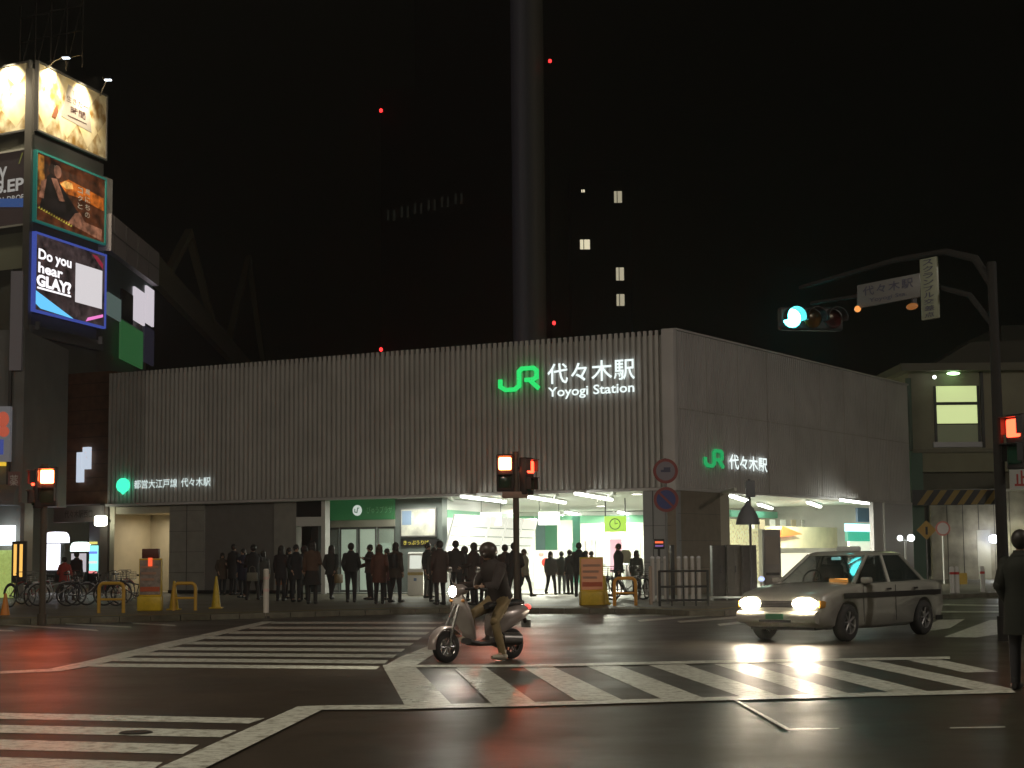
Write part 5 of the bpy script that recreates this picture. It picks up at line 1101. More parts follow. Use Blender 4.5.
def person(label, loc, yaw, h, coat=(.02, .02, .022), pants=(.018, .018, .022), arms=('down', 'down'), legs='stand', hair='short', hem=.78, skirt=None, grp='people waiting before the station', backpack=None, scarf=None, J=None, helmet=None, hair_m=None, shoes=(.02, .02, .02)):
    o = thing('person', label, 'person', loc, yaw, grp); s = h / 1.72
    J = J or {}
    pel = Vector(J.get('pelvis', (0, 0, .93))); che = Vector(J.get('chest', (0, 0, 1.30))); nek = Vector(J.get('neck', che + Vector((0, 0, .15)))); hd0 = Vector(J.get('head', nek + Vector((0, -.015, .165))))
    up = (nek - pel).normalized()
    vs = [pel, pel.lerp(che, .45), che, nek, nek.lerp(hd0, .38), hd0 + Vector((0, -.01, -.07)), hd0, hd0 + Vector((0, .01, .075))]; es = [(i, i + 1) for i in range(7)]; rs = [(.14, .10), (.12, .09), (.15, .10), .062, .052, .066, .088, .062]
    arm_pts = []; leg_pts = []; fingers = []
    for k, sg in enumerate((1, -1)):
        e, w = J.get('arm%d' % k, ARM[arms[k]]); e = Vector((e[0] * sg, e[1], e[2])); w = Vector((w[0] * sg, w[1], w[2])); sh = che + Vector((.158 * sg, 0, .075))
        if 'arm%d' % k not in J: e += che - Vector((0, 0, 1.30)); w += che - Vector((0, 0, 1.30))
        d = (w - e).normalized(); hand = w + d * .075; i = len(vs)
        vs += [sh, e, w, hand]; es += [(2, i), (i, i + 1), (i + 1, i + 2), (i + 2, i + 3)]; rs += [.055, .042, .028, .036]; arm_pts.append((sh, e, w))
        a = d.orthogonal().normalized() if abs(d.z) < .9 else Vector((0, 1, 0)); c = d.cross(a).normalized()
        for q in range(4): fingers.append((hand + a * (.016 * (q - 1.5)) + d * .02, (d + c * -.25 * sg) * (.062 + .012 * (q in (1, 2)) - .012 * (q == 3)), .0085))
        fingers.append((hand - d * .02 + a * -.03, (d * .6 - a * .8) * .05, .010))
    for k in range(2):
        kn, an = J['leg%d' % k] if 'leg%d' % k in J else LEG[legs][k]; kn = Vector(kn); an = Vector(an); sg = 1 if k == 0 else -1; hp = pel + Vector((.085 * sg, 0, -.03)); i = len(vs)
        vs += [hp, kn, an, an + Vector((0, -.14, -.05))]; es += [(0, i), (i, i + 1), (i + 1, i + 2), (i + 2, i + 3)]; rs += [.085, .055, .038, .036]; leg_pts.append((hp, kn, an))
    v, f = skin_mesh(vs, es, rs)
    m = MB(); m.M = Matrix.Scale(s, 4); m.add(v, f, SKIN, True)
    for p, d, r in fingers: m.tube([p, p + d * .55, p + d * 1.05], [r, r * .95, r * .7], SKIN, 6)
    m.ell(hd0 + Vector((0, -.092, -.012)), (.013, .02, .02), SKIN, 8, 5)
    for sg in (1, -1): m.ell(hd0 + Vector((.082 * sg, .0, -.005)), (.012, .02, .03), SKIN, 8, 5); m.ell(hd0 + Vector((.032 * sg, -.082, .012)), (.014, .008, .008), MT.get('eye') or mat('eye', (.02, .015, .012), .3), 8, 5)
    m.ell(hd0 + Vector((0, -.078, -.055)), (.022, .01, .006), mat('lips', (.3, .1, .09), .5), 8, 5); m.build('body', o)
    cm = mat('cloth_%d_%d_%d' % tuple(int(c * 1000) for c in coat), coat, .8, noise=.15, nscale=6); pm = mat('cloth_%d_%d_%d' % tuple(int(c * 1000) for c in pants), pants, .8, noise=.15, nscale=6)
    # upper garment: rings follow the spine
    m = MB(); m.M = Matrix.Scale(s, 4); rg = []
    prof = [(hem, .195 if hem < .85 else .175, .135), (.93, .178, .128), (1.08, .165, .115), (1.20, .185, .125), (1.32, .195, .135), (1.39, .165, .12), (1.435, .12, .10), (1.475, .082, .08), (1.515, .068, .07)]
    def spine(z):
        t = (z - .93) / (1.30 - .93)
        if t < 0: return pel + Vector((0, 0, 1)) * (z - .93) if 'pelvis' not in J else pel + (pel - che) * (-t) * .5
        if t < 1: return pel.lerp(che, t)
        return che + (nek - che).normalized() * (z - 1.30)
    for z, rx, ry in prof:
        c = spine(z); ax_ = up if 'pelvis' in J else Vector((0, 0, 1)); fy = Vector((0, 1, 0)) - ax_ * ax_.y; fy.normalize()
        rx *= 1.13; ry *= 1.22; rg.append([c + Vector((1, 0, 0)) * (rx * math.cos(2 * math.pi * i / 18)) + fy * (ry * math.sin(2 * math.pi * i / 18)) * (1 + .04 * math.sin(3 * i + z * 20)) for i in range(18)])
    m.loft(rg, cm)
    for sh, e, w in arm_pts: m.tube([sh + (che - sh) * .3, sh, sh.lerp(e, .5), e, e.lerp(w, .5), w], [.085, .085, .076, .067, .062, .052], cm, 12); m.ell(sh, (.086, .086, .078), cm, 12, 8); m.ell(e, (.067, .067, .067), cm, 10, 6)
    if hem < .8: m.torus(nek + Vector((0, .0, -.0)), (0, 0, 1), .085, .032, cm, 16, 8)
    if hair == 'hood': m.ell(hd0 + Vector((0, .025, .0)), (.125, .13, .145), cm, 14, 10)
    m.build('coat', o)
    m = MB(); m.M = Matrix.Scale(s, 4)
    for (hp, kn, an), sg in zip(leg_pts, (1, -1)):
        m.tube([hp + Vector((0, 0, .06)), hp.lerp(kn, .4), kn, kn.lerp(an, .45), an + Vector((0, 0, -.01))], [.105, .092, .066, .060, .052], pm if not skirt else mat('tights', (.02, .018, .018), .7), 12); m.ell(kn, (.067, .067, .067), pm if not skirt else MT['tights'], 10, 6)
    m.ell(pel + Vector((0, 0, 0)), (.165, .12, .12), pm, 14, 8); m.build('trousers' if not skirt else 'tights', o)
    if skirt:
        km = mat('cloth_%d_%d_%d' % tuple(int(c * 1000) for c in skirt), skirt, .8); m = MB(); m.M = Matrix.Scale(s, 4)
        m.loft([[(rx * math.cos(2 * math.pi * i / 24) * (1 + .05 * math.sin(i * 3)), ry * math.sin(2 * math.pi * i / 24) * (1 + .05 * math.sin(i * 3)), z) for i in range(24)] for z, rx, ry in ((.52, .25, .2), (.75, .21, .16), (1.0, .155, .12))], km); m.build('skirt', o)
    sm = mat('shoe_%d' % int(shoes[0] * 100), shoes, .5)
    for hp, kn, an in leg_pts:
        m = MB(); m.M = Matrix.Scale(s, 4); b0 = an + Vector((0, 0, -an.z * 0)) ; z0_ = max(an.z - .09, 0)
        m.loft([[(b0.x + w * math.cos(2 * math.pi * i / 12), b0.y + y, z0_ + .045 + zz_ * math.sin(2 * math.pi * i / 12)) for i in range(12)] for y, w, zz_ in ((.07, .025, .03), (.05, .042, .045), (-.05, .045, .045), (-.14, .048, .036), (-.20, .03, .025))], sm); m.cyl((an.x, an.y, z0_ + .05), (an.x, an.y, z0_ + .14), .05, sm, n=10); m.build('shoe', o)
    hm = hair_m or HAIR; m = MB(); m.M = Matrix.Scale(s, 4)
    if helmet:
        m.ell(hd0 + Vector((0, .01, .035)), (.122, .138, .125), helmet, 18, 12); m.tube([hd0 + Vector((x, -.12 - .05 * math.cos(x * 10), .03)) for x in (-.1, -.05, 0, .05, .1)], .012, helmet, 6); m.build('helmet', o)
    elif hair != 'hood':
        m.ell(hd0 + Vector((0, .022, .018)), (.099, .104, .112), hm, 16, 10)
        if hair in ('long', 'bob'):
            zl = .30 if hair == 'long' else .16
            m.loft([[(hd0.x + rx * math.cos(2 * math.pi * i / 14), hd0.y + .04 + ry * math.sin(2 * math.pi * i / 14), hd0.z + z) for i in range(14)] for z, rx, ry in ((.05, .09, .06), (-.06, .108, .07), (-zl * .6, .112, .065), (-zl, .07, .035))], hm)
        if hair == 'cap': m.ell(hd0 + Vector((0, -.09, .05)), (.07, .07, .012), cm, 12, 6)
        m.build('hair', o)
    if scarf:
        m = MB(); m.M = Matrix.Scale(s, 4); m.torus(nek + Vector((0, -.005, .03)), (0, 0, 1), .075, .035, mat('scarf_%d' % int(scarf[0] * 100), scarf, .9), 16, 8); m.build('scarf', o)
    return o
def bag(name, label, loc, rz, col, kind):
    m = MB(); bm_ = mat('bag_%d_%d' % (int(col[0] * 100), int(col[2] * 100)), col, .6)
    if kind == 'back': m.cbox((0, 0, 0), (.30, .16, .42), bm_, .06); m.cbox((0, .09, -.06), (.22, .06, .22), bm_, .02); m.tube([(-.1, -.08, .18), (-.12, -.16, .1), (-.1, -.1, -.16)], .015, bm_, 6); m.tube([(.1, -.08, .18), (.12, -.16, .1), (.1, -.1, -.16)], .015, bm_, 6)
    else: m.cbox((0, 0, -.18), (.34, .12, .28), bm_, .03); m.tube([(-.1, 0, -.05), (-.08, 0, .12), (0, 0, .17), (.08, 0, .12), (.1, 0, -.05)], .009, bm_, 6)
    return tag(m.build(name), label, 'backpack' if kind == 'back' else 'bag', loc=loc, rz=rz)
K = (.02, .02, .022)
PP = [ # px, foot_y, head_y, yaw, label, options
 (222, 595, 553, 20, 'short person in brown coat at the left end of the crowd, phone raised', dict(coat=(.07, .05, .035), arms=('phone', 'pocket'), hair='bob', hem=.65)),
 (233.5, 595, 544.5, 150, 'slim person in long black coat behind the short one at the left end', dict(coat=K, hem=.55)),
 (253, 600, 545, -160, 'person in bulky black jacket with both hands forward, third from left', dict(coat=K, arms=('hold', 'point'), legs='wide', pants=(.035, .03, .028))),
 (281, 601, 546, 160, 'long haired person in dark coat holding an orange bag, left of centre', dict(coat=(.025, .02, .022), hair='long', arms=('down', 'hold'), hem=.7)),
 (296, 602, 545, 30, 'person in narrow black coat squeezed between two long haired people', dict(coat=(.016, .016, .02), arms=('pocket', 'pocket'), hem=.68)),
 (312, 604, 541.5, 175, 'tall long haired person in brown jacket and wide dark skirt', dict(coat=(.10, .055, .035), hair='long', skirt=(.02, .018, .018), hem=.92, arms=('down', 'phone'))),
 (331.5, 600, 545.5, 165, 'long haired person in short dark coat with legs apart by the office doors', dict(coat=(.028, .03, .028), hair='long', legs='stride', hem=.8, arms=('pocket', 'back'))),
 (351, 602.5, 543.5, -170, 'slim person in fitted black jacket with hands in pockets before the doors', dict(coat=K, arms=('pocket', 'pocket'), hem=.9)),
 (370, 600, 545, -60, 'person turned left with one arm stretched out before the office doors', dict(coat=(.05, .03, .028), arms=('point', 'hold'), hem=.85)),
 (379.5, 604, 545, 170, 'person in reddish brown coat standing close to the one with outstretched arm', dict(coat=(.12, .045, .03), hair='bob', hem=.62, arms=('down', 'pocket'), hair_m=HAIRB)),
 (396, 602.5, 543, 145, 'person in loose dark brown coat with curly hair left of the white machine', dict(coat=(.055, .038, .028), hair='bob', legs='wide', hem=.72)),
 (428, 598, 543, 60, 'person with raised hand in grey trousers beside the white machine', dict(coat=K, pants=(.10, .10, .09), arms=('raise', 'down'), hem=.9)),
 (440, 605, 541, -150, 'person in dark coat just right of the white machine, back turned', dict(coat=(.06, .035, .03), hair='short', hem=.6, arms=('pocket', 'down'))),
 (456, 603, 541, 170, 'bald looking person in thick dark jacket above the scooter headlight', dict(coat=(.03, .025, .025), arms=('pocket', 'pocket'), hem=.85)),
 (474, 605, 543, -120, 'person with bushy hair in dark coat left of the scooter rider', dict(coat=(.04, .025, .022), hair='bob', hem=.7, arms=('hold', 'down'))),
 (484.5, 603, 546.5, 140, 'shorter person half hidden behind the scooter rider', dict(coat=(.07, .03, .028), arms=('down', 'down'))),
 (505.5, 603, 545, 160, 'person in brown coat directly left of the signal pole', dict(coat=(.05, .028, .022), arms=('down', 'pocket'), hem=.65)),
 (514.5, 605, 543, -165, 'person in black coat standing behind the signal pole', dict(coat=K, arms=('pocket', 'hold'), hem=.75, legs='wide')),
 (524.5, 597, 549.5, 60, 'pale clothed person walking inside the concourse right of the signal pole', dict(coat=(.30, .28, .20), pants=(.05, .05, .05), legs='stride', hair='bob', hair_m=HAIRB)),
 (562, 594, 552, 170, 'person in light jeans deep in the concourse beside the kiosk', dict(coat=(.05, .06, .05), pants=(.18, .2, .22), grp='people inside the concourse')),
 (570, 594.5, 550, -140, 'person in dark jacket standing in the concourse between two others', dict(coat=K, pants=(.05, .05, .06), grp='people inside the concourse')),
 (579.5, 597, 543, 165, 'tall person in black just left of the yellow advert stand', dict(coat=K, arms=('pocket', 'down'), grp='people inside the concourse')),
 (592, 594, 554, 150, 'person almost hidden behind the yellow advert stand', dict(coat=(.04, .05, .03), grp='people inside the concourse')),
 (619, 597, 544, -75, 'man in black with pale shoulder bag walking before the pink poster', dict(coat=(.03, .03, .03), legs='stride', arms=('down', 'back'), grp='people inside the concourse')),
 (637, 597, 553, 170, 'person with dark hair bending over the bikes near the corner pillar', dict(coat=(.05, .06, .045), hair='bob', grp='people inside the concourse')),
 (243, 598, 549, -30, 'person in navy coat between the slim black coat and the bulky jacket', dict(coat=(.022, .025, .05), hair='long', hem=.62, arms=('phone', 'down'))),
 (263, 598, 551, 170, 'short person in grey coat just right of the bulky black jacket', dict(coat=(.07, .07, .065), hair='bob', hem=.66)),
 (289, 599, 548, 40, 'short person in dark green coat at the shoulder of the one with the orange bag', dict(coat=(.03, .04, .025), hair='bob', hem=.7)),
 (304, 600, 546.5, -150, 'person in dark hooded jacket left of the tall brown jacket', dict(coat=(.03, .025, .025), hair='hood', hem=.85)),
 (387, 600, 549, -40, 'shorter person in maroon coat between reddish coat and loose brown coat', dict(coat=(.09, .03, .03), hair='long', hem=.65)),
 (434, 602, 548, 30, 'shorter person with a light scarf right of the white machine', dict(coat=(.04, .035, .03), hair='bob', hem=.7, scarf=(.4, .36, .28))),
 (465, 601, 547, 20, 'person in charcoal hooded jacket right behind the scooter headlight', dict(coat=(.035, .035, .035), hair='hood', hem=.8)),
 (495, 601, 549, -20, 'person in dark coat directly behind the rider', dict(coat=(.04, .03, .03), hair='short', hem=.65)),
 (551, 595, 553, 20, 'person in grey coat walking past the white kiosk', dict(coat=(.10, .10, .09), hair='bob', legs='stride', grp='people inside the concourse')),
 (586, 595, 551, -100, 'person in brown coat at the left edge of the yellow advert stand', dict(coat=(.09, .06, .04), hair='long', grp='people inside the concourse')),
 (64, 602, 561, 180, 'person in red jacket with back turned among the left bicycles', dict(coat=(.35, .05, .04), arms=('hold', 'hold'), grp='people at the left shops')),
 (76, 600, 552, 160, 'dark clothed person standing behind the left bicycles', dict(coat=(.015, .015, .018), hem=.7, grp='people at the left shops')),
]
for px, fy, hy, yaw, lab, op in PP:
    z0_ = PZ + (.04 if fy < 598 and 440 < px < 645 else 0)
    b = G(px, fy, z0_); h = At(px, hy, b.y).z - z0_; h = max(1.42, min(1.85, h))
    op.setdefault('grp', 'people waiting before the station'); person(lab, b, R(yaw), h, **op)
b = G(1026, 690, 0); person('dark figure in green coat at the right photo edge seen from behind', b, R(150), 1.66, coat=(.008, .011, .006), hem=.6, hair='short', arms=('pocket', 'pocket'), grp='people at the right')
b = G(281, 600, PZ); bag('shopping_bag', 'orange bag carried by the long haired person left of centre', b + Vector((.03, -.22, .80)), R(10), (.55, .20, .06), 'hand')
b = G(254, 600, PZ); bag('handbag', 'dull grey bag carried by the person third from left', b + Vector((-.02, -.28, .92)), R(5), (.18, .17, .13), 'hand')
b = G(332, 600, PZ); bag('handbag', 'tan edged bag at the hip of the long haired person by the office doors', b + Vector((.22, -.12, .85)), R(60), (.20, .13, .05), 'hand')
b = G(396, 602.5, PZ); bag('backpack', 'black backpack on the person left of the white machine', b + Vector((-.08, -.2, 1.22)), R(145 + 180 - 180), K, 'back').rotation_euler = (0, 0, R(145 + 180))
b = G(622.5, 597, PZ); bag('shoulder_bag', 'large pale bag on the back of the man before the pink poster', b + Vector((.12, .02, 1.28)), R(20), (.55, .55, .38), 'back')

# ------------------------------------------------------------------ wheels
def wheel_part(par, name, c, rad, wid, rimm, spokes=5):
    m = MB(); m.loft([[(c[0] + r * math.cos(2 * math.pi * i / 28), c[1] + y, c[2] + r * math.sin(2 * math.pi * i / 28)) for i in range(28)] for r, y in ((rad * .62, -wid * .5), (rad * .9, -wid * .5), (rad, -wid * .3), (rad, wid * .3), (rad * .9, wid * .5), (rad * .62, wid * .5))], RUB, cap=False); w = m.build(name, par)
    m = MB(); m.loft([[(c[0] + r * math.cos(2 * math.pi * i / 28), c[1] + y, c[2] + r * math.sin(2 * math.pi * i / 28)) for i in range(28)] for r, y in ((rad * .63, -wid * .48), (rad * .56, -wid * .3), (rad * .56, wid * .3), (rad * .63, wid * .48))], rimm, cap=False)
    for sg in (-1, 1):
        y = c[1] + sg * wid * .33
        for k in range(spokes):
            t = 2 * math.pi * k / spokes; m.cyl((c[0], y, c[2]), (c[0] + rad * .58 * math.cos(t), y, c[2] + rad * .58 * math.sin(t)), rad * .07, rimm, n=6)
        m.cyl((c[0], y - .01, c[2]), (c[0], y + .01, c[2]), rad * .18, rimm, n=14)
    m.build('rim', w); return w
# ------------------------------------------------------------------ scooter
fw_, rw_ = G(448, 662.5, 0), G(510, 658.7, 0); mid = (fw_ + rw_) / 2; dv = fw_ - rw_; srz = math.atan2(dv.y, dv.x); WBs = .58
sc_ = thing('motor_scooter', 'pale silver motor scooter with glaring headlight stopped on the crossing', 'scooter', mid, srz)
SB = mat('scooter_silver', (.36, .31, .29), .3, .3, coat=.5, noise=.04); SBD = mat('scooter_dark', (.05, .045, .045), .4)
def wheel_thin(x): return wheel_part(sc_, 'wheel', (x, 0, .215), .215, .1, STEEL, 6)
wheel_thin(WBs + .02); wheel_thin(-WBs)
def ring(c, ry, rz_, n=14, tilt=0, p=1.0):
    out = []
    for i in range(n):
        t = 2 * math.pi * i / n; y = ry * math.copysign(abs(math.cos(t)) ** p, math.cos(t)); z = rz_ * math.copysign(abs(math.sin(t)) ** p, math.sin(t)); out.append((c[0] + z * math.sin(tilt), c[1] + y, c[2] + z * math.cos(tilt)))
    return out
m = MB(); m.tube([(WBs + .02, -.07, .215), (WBs - .06, -.07, .52), (WBs - .18, -.04, .78)], .022, STEEL, 8); m.tube([(WBs + .02, .07, .215), (WBs - .06, .07, .52), (WBs - .18, .04, .78)], .022, STEEL, 8); m.build('fork', sc_)
m = MB(); arcp = [R(-8) + R(150) * i / 10 for i in range(11)]
m.loft([[(WBs + .02 + (.25 + .02 * math.sin(q_)) * math.cos(t) , .085 * math.cos(q_) * 1.0, .225 + (.25 + .03 * math.sin(q_)) * math.sin(t)) for q_ in [math.pi * j / 8 for j in range(9)]] + [(WBs + .02 + .238 * math.cos(t), .075 * math.cos(q_), .225 + .238 * math.sin(t)) for q_ in [math.pi - math.pi * j / 8 for j in range(9)]] for t in arcp], SB); m.build('front_fender', sc_)
m = MB(); m.loft([[(x - th, y * .98, z) for y in ys] + [(x, y, z) for y in reversed(ys)] for x, z, w, th in ((.18, .30, .13, .03), (.22, .42, .16, .03), (.30, .58, .20, .035), (.37, .74, .19, .05), (.40, .86, .12, .07), (.40, .93, .07, .05)) for ys in [[w * k / 4 for k in range(-4, 5)]]], SB); m.build('leg_shield', sc_)
m = MB(); m.loft([ring((x, 0, z), w, h_, 14, 0, .6) for x, z, w, h_ in ((.24, .28, .12, .04), (.1, .24, .16, .035), (-.15, .24, .17, .04), (-.25, .30, .15, .06))], SBD); m.build('floorboard', sc_)
m = MB(); m.loft([ring((x, 0, z), w, h_, 16, 0, .8) for x, z, w, h_ in ((-.16, .47, .08, .16), (-.24, .50, .14, .22), (-.42, .57, .17, .19), (-.62, .62, .17, .15), (-.80, .66, .12, .10), (-.90, .68, .05, .05))], SB); m.build('rear_body', sc_)
m = MB(); m.loft([ring((x, 0, z), w, h_, 14, 0, .7) for x, z, w, h_ in ((-.12, .74, .08, .03), (-.2, .76, .13, .05), (-.42, .77, .145, .055), (-.62, .80, .13, .05), (-.78, .79, .08, .03))], BLACK); m.build('seat', sc_)
m = MB(); m.loft([ring((x, .0, z), w, h_, 12) for x, z, w, h_ in ((-.15, .30, .05, .05), (-.3, .27, .11, .10), (-.55, .27, .12, .11), (-.68, .28, .08, .08))], mat('engine_metal', (.2, .19, .18), .35, .8)); m.cyl((-.3, -.13, .25), (-.82, -.15, .33), .055, STEEL, n=14); m.cyl((-.3, .12, .3), (-.62, .14, .28), .09, MT['engine_metal'], n=14); m.build('engine', sc_)
m = MB(); m.loft([ring((x, 0, z), w, h_, 14) for x, z, w, h_ in ((.24, .98, .06, .05), (.32, .99, .10, .08), (.42, .98, .10, .09), (.475, .97, .08, .075))], SB); m.tube([(.16, -.33, .99), (.24, -.25, 1.02), (.32, -.1, 1.0), (.32, .1, 1.0), (.24, .25, 1.02), (.16, .33, .99)], .016, BLACK, 8); m.cyl((.14, -.35, .985), (.2, -.29, 1.0), .022, BLACK, n=10); m.cyl((.14, .35, .985), (.2, .29, 1.0), .022, BLACK, n=10); m.build('handlebar', sc_)
for sg in (1, -1): m = MB(); m.tube([(.26, .2 * sg, 1.02), (.30, .26 * sg, 1.14), (.28, .30 * sg, 1.22)], .008, STEEL, 6); m.ell((.28, .31 * sg, 1.27), (.02, .06, .05), STEEL, 12, 8); m.build('mirror', sc_)
m = MB(); m.ell((.475, 0, .97), (.035, .075, .075), mat('scooter_headlight', (.1, .1, .1), emit=(1, .93, .78), es=150), 18, 10); m.build('headlight', sc_)
m = MB(); m.ell((-.90, 0, .72), (.035, .07, .04), emis('tail_red', (1, .04, .03), 5), 12, 8); m.build('tail_light', sc_)
for sg in (1, -1): m = MB(); m.ell((.40, .13 * sg, .84), (.02, .035, .025), mat('indicator', (.5, .2, .03), .3), 10, 6); m.build('indicator', sc_)
m = MB(); m.box((-.88, -.1, .43), (-.87, .1, .54), mat('plate_white', (.6, .6, .6), .4)); m.tube([(-.82, 0, .62), (-.865, 0, .5)], .03, SBD, 6); m.build('licence_plate', sc_)
def headlamp(nm, p, d, e, ang=70, col=(1, .88, .68)):
    l = bpy.data.lights.new(nm, 'SPOT'); l.energy = e; l.spot_size = R(ang); l.spot_blend = .8; l.shadow_soft_size = .06; l.color = col
    lo = bpy.data.objects.new(nm, l); C.objects.link(lo); lo.location = p; lo.rotation_euler = Vector(d).to_track_quat('-Z', 'Y').to_euler()
sd = Vector((math.cos(srz), math.sin(srz), 0))
headlamp('scooter_beam', mid + sd * .56 + Vector((0, 0, .97)), sd + Vector((0, 0, -.16)), 160)
# rider
rp = mid - sd * .0; 
JR_ = dict(pelvis=(0, .40, .86), chest=(0, .27, 1.22), neck=(0, .21, 1.35), head=(0, .165, 1.495), arm0=((.23, .10, 1.04), (.27, -.15, 1.03)), arm1=((.23, .10, 1.04), (.27, -.15, 1.03)),
           leg0=((.22, .10, .54), (.27, .20, .10)), leg1=((-.14, -.04, .62), (-.12, -.04, .35)))
person('rider in dark jacket and tan trousers astride the scooter, one foot on the road', rp, srz + math.pi / 2, 1.72, coat=(.03, .022, .02), pants=(.22, .16, .075), J=JR_, helmet=mat('helmet_dark', (.05, .035, .03), .4, coat=.2), grp='scooter riders', shoes=(.4, .36, .28), hem=.9)

# ------------------------------------------------------------------ car
CARF = At(780, 603, 18.6 * KS); crz = R(-130) ; cd = Vector((math.cos(crz), math.sin(crz), 0)); ccen = Vector((CARF.x, CARF.y, 0)) - cd * 2.15
car = thing('silver_taxi', 'silver sedan with a dark side stripe and blazing headlights turning at the junction', 'taxi', ccen, crz)
CP = mat('car_paint', (.32, .32, .28), .32, .0, coat=.7, noise=.02); CDK = mat('car_dark', (.02, .02, .02), .35)
def cring(x, hw, zb, zm, zs_, zt_):
    half = [(hw * .80, zb), (hw * .94, zb + .06), (hw, zm), (hw * .985, zs_), (hw * .93, zt_ - .015), (hw * .5, zt_ + .012)]
    return [(x, y, z) for y, z in half] + [(x, 0, zt_ + .02)] + [(x, -y, z) for y, z in reversed(half)]
m = MB(); m.loft([cring(*r) for r in ((-2.27, .66, .34, .50, .80, .86), (-2.20, .78, .27, .52, .86, .93), (-1.9, .835, .22, .55, .90, .965), (-1.3, .85, .19, .56, .915, .97), (0, .855, .18, .56, .915, .955), (1.0, .85, .19, .55, .895, .945), (1.6, .84, .20, .53, .84, .89), (2.05, .80, .23, .50, .76, .815), (2.20, .74, .28, .47, .70, .75), (2.26, .62, .33, .46, .64, .68))], CP)
body = m.build('body', car)
cutm = MB()
for x in (-1.33, 1.38): cutm.cyl((x, -1.2, .31), (x, 1.2, .31), .36, CDK, n=32, smooth=False)
cut = bpy.data.objects.new('cut', cutm.mesh('cut')); C.objects.link(cut); bo = body.modifiers.new('b', 'BOOLEAN'); bo.object = cut; bo.solver = 'EXACT'; bo.operation = 'DIFFERENCE'
cut.parent = car; bpy.context.view_layer.update()
nm_ = bpy.data.meshes.new_from_object(body.evaluated_get(bpy.context.evaluated_depsgraph_get())); body.modifiers.clear(); body.data = nm_; bpy.data.objects.remove(cut)
m = MB()
for x in (-1.33, 1.38): m.box((x - .4, -.66, .2), (x + .4, .66, .7), CDK)
m.box((-2.1, -.6, .2), (2.1, .6, .3), CDK); m.build('underbody', car)
# cabin
B4 = [(1.00, .72, .93), (-1.62, .70, .95)]; T4 = [(.22, .56, 1.41), (-.98, .55, 1.42)]
def lerp3(a, b, t): return tuple(a[i] + (b[i] - a[i]) * t for i in range(3))
m = MB(); m.loft([[(x, y, z) for x, y in ((a, w), (a + .06, w * .6), (a + .08, 0), (a + .06, -w * .6), (a, -w), (b_, -w), (b_ - .05, -w * .5), (b_ - .06, 0), (b_ - .05, w * .5), (b_, w))] for a, b_, w, z in ((.24, -1.0, .565, 1.405), (.20, -.97, .55, 1.445), (.10, -.85, .46, 1.475), (-.1, -.6, .2, 1.485))], CP); m.build('roof', car)
m = MB()
for sg in (1, -1):
    for (xb_, xt_, w0, w1) in ((1.0, .22, .72, .565), (-.22, -.28, .74, .57), (-1.60, -.98, .70, .56)):
        m.tube([(xb_, w0 * sg, .93), (xt_, w1 * sg, 1.41)], [.04, .032], CP, 8)
m.build('pillars', car)
def quad(nm, pts, lab=None, par=car): m = MB(); m.poly(pts, TINT); return m.build(nm, par, lab)
quad('windscreen', [(1.0, .70, .935), (1.06, 0, .945), (1.0, -.70, .935), (.22, -.555, 1.41), (.28, 0, 1.415), (.22, .555, 1.41)])
quad('rear_window', [(-1.62, .68, .955), (-1.66, 0, .96), (-1.62, -.68, .955), (-.98, -.55, 1.41), (-1.02, 0, 1.42), (-.98, .55, 1.41)])
for sg in (1, -1):
    quad('side_window', [(.98, .725 * sg, .93), (-.20, .742 * sg, .935), (-.27, .573 * sg, 1.405), (.20, .567 * sg, 1.405)]); quad('side_window', [(-.25, .742 * sg, .935), (-1.58, .705 * sg, .95), (-.98, .562 * sg, 1.405), (-.30, .572 * sg, 1.405)])
m = MB()
for sg in (1, -1): m.box((-1.95, .853 * sg, .70), (1.55, .866 * sg, .79), CDK); m.box((-2.0, .846 * sg, .25), (-1.75, .862 * sg, .33), CDK)
m.build('side_stripe', car)
for sg in (1, -1):
    for x0_, x1_ in ((.9, -.22), (-.24, -1.2)): m = MB(); m.box((x0_, .856 * sg, .30), (x0_ - .012, .862 * sg, .9), CDK); m.box((x1_ + .17, .86 * sg, .82), (x1_ + .33, .885 * sg, .85), STEEL); m.build('door_seam', car)
HL = mat('car_headlight', (.1, .1, .1), emit=(1, .83, .60), es=150)
for sg in (1, -1):
    m = MB(); m.ell((2.22, .50 * sg, .635), (.10, .23, .095), HL, 20, 10); m.build('headlight', car)
    m = MB(); m.cbox((2.10, .765 * sg, .62), (.2, .06, .12), mat('car_indicator', (.5, .25, .04), .3), .02); m.build('indicator', car)
    m = MB(); m.cbox((-2.24, .55 * sg, .74), (.05, .32, .14), emis('car_tail', (.5, .02, .02), .6), .02); m.build('tail_light', car)
    m = MB(); m.cbox((.78, .86 * sg, .99), (.16, .16, .11), CP, .03); m.build('side_mirror', car)
m = MB(); m.box((2.19, -.31, .57), (2.265, .31, .68), CDK)
for k in range(4): m.box((2.266, -.3, .585 + k * .025), (2.272, .3, .592 + k * .025), STEEL)
m.build('grille', car)
m = MB(); m.loft([[(x, y, z) for x, z in ((2.18, .30), (2.30, .33), (2.33, .42), (2.30, .50), (2.18, .52))] for y in (-.74, -.6, 0, .6, .74)], CP); m.box((2.331, -.3, .33), (2.336, .3, .37), CDK); m.build('bumper', car)
m = MB(); m.box((2.337, -.165, .38), (2.345, .165, .47), mat('car_plate', (.05, .2, .1), .4)); m.build('licence_plate', car)
m = MB()
for y in (.35, -.35):
    m.cbox((.05, y, .78), (.5, .46, .16), CDK, .05); m.cbox((-.2, y, 1.0), (.14, .44, .5), CDK, .05); m.cbox((-.23, y, 1.3), (.08, .22, .14), CDK, .03)
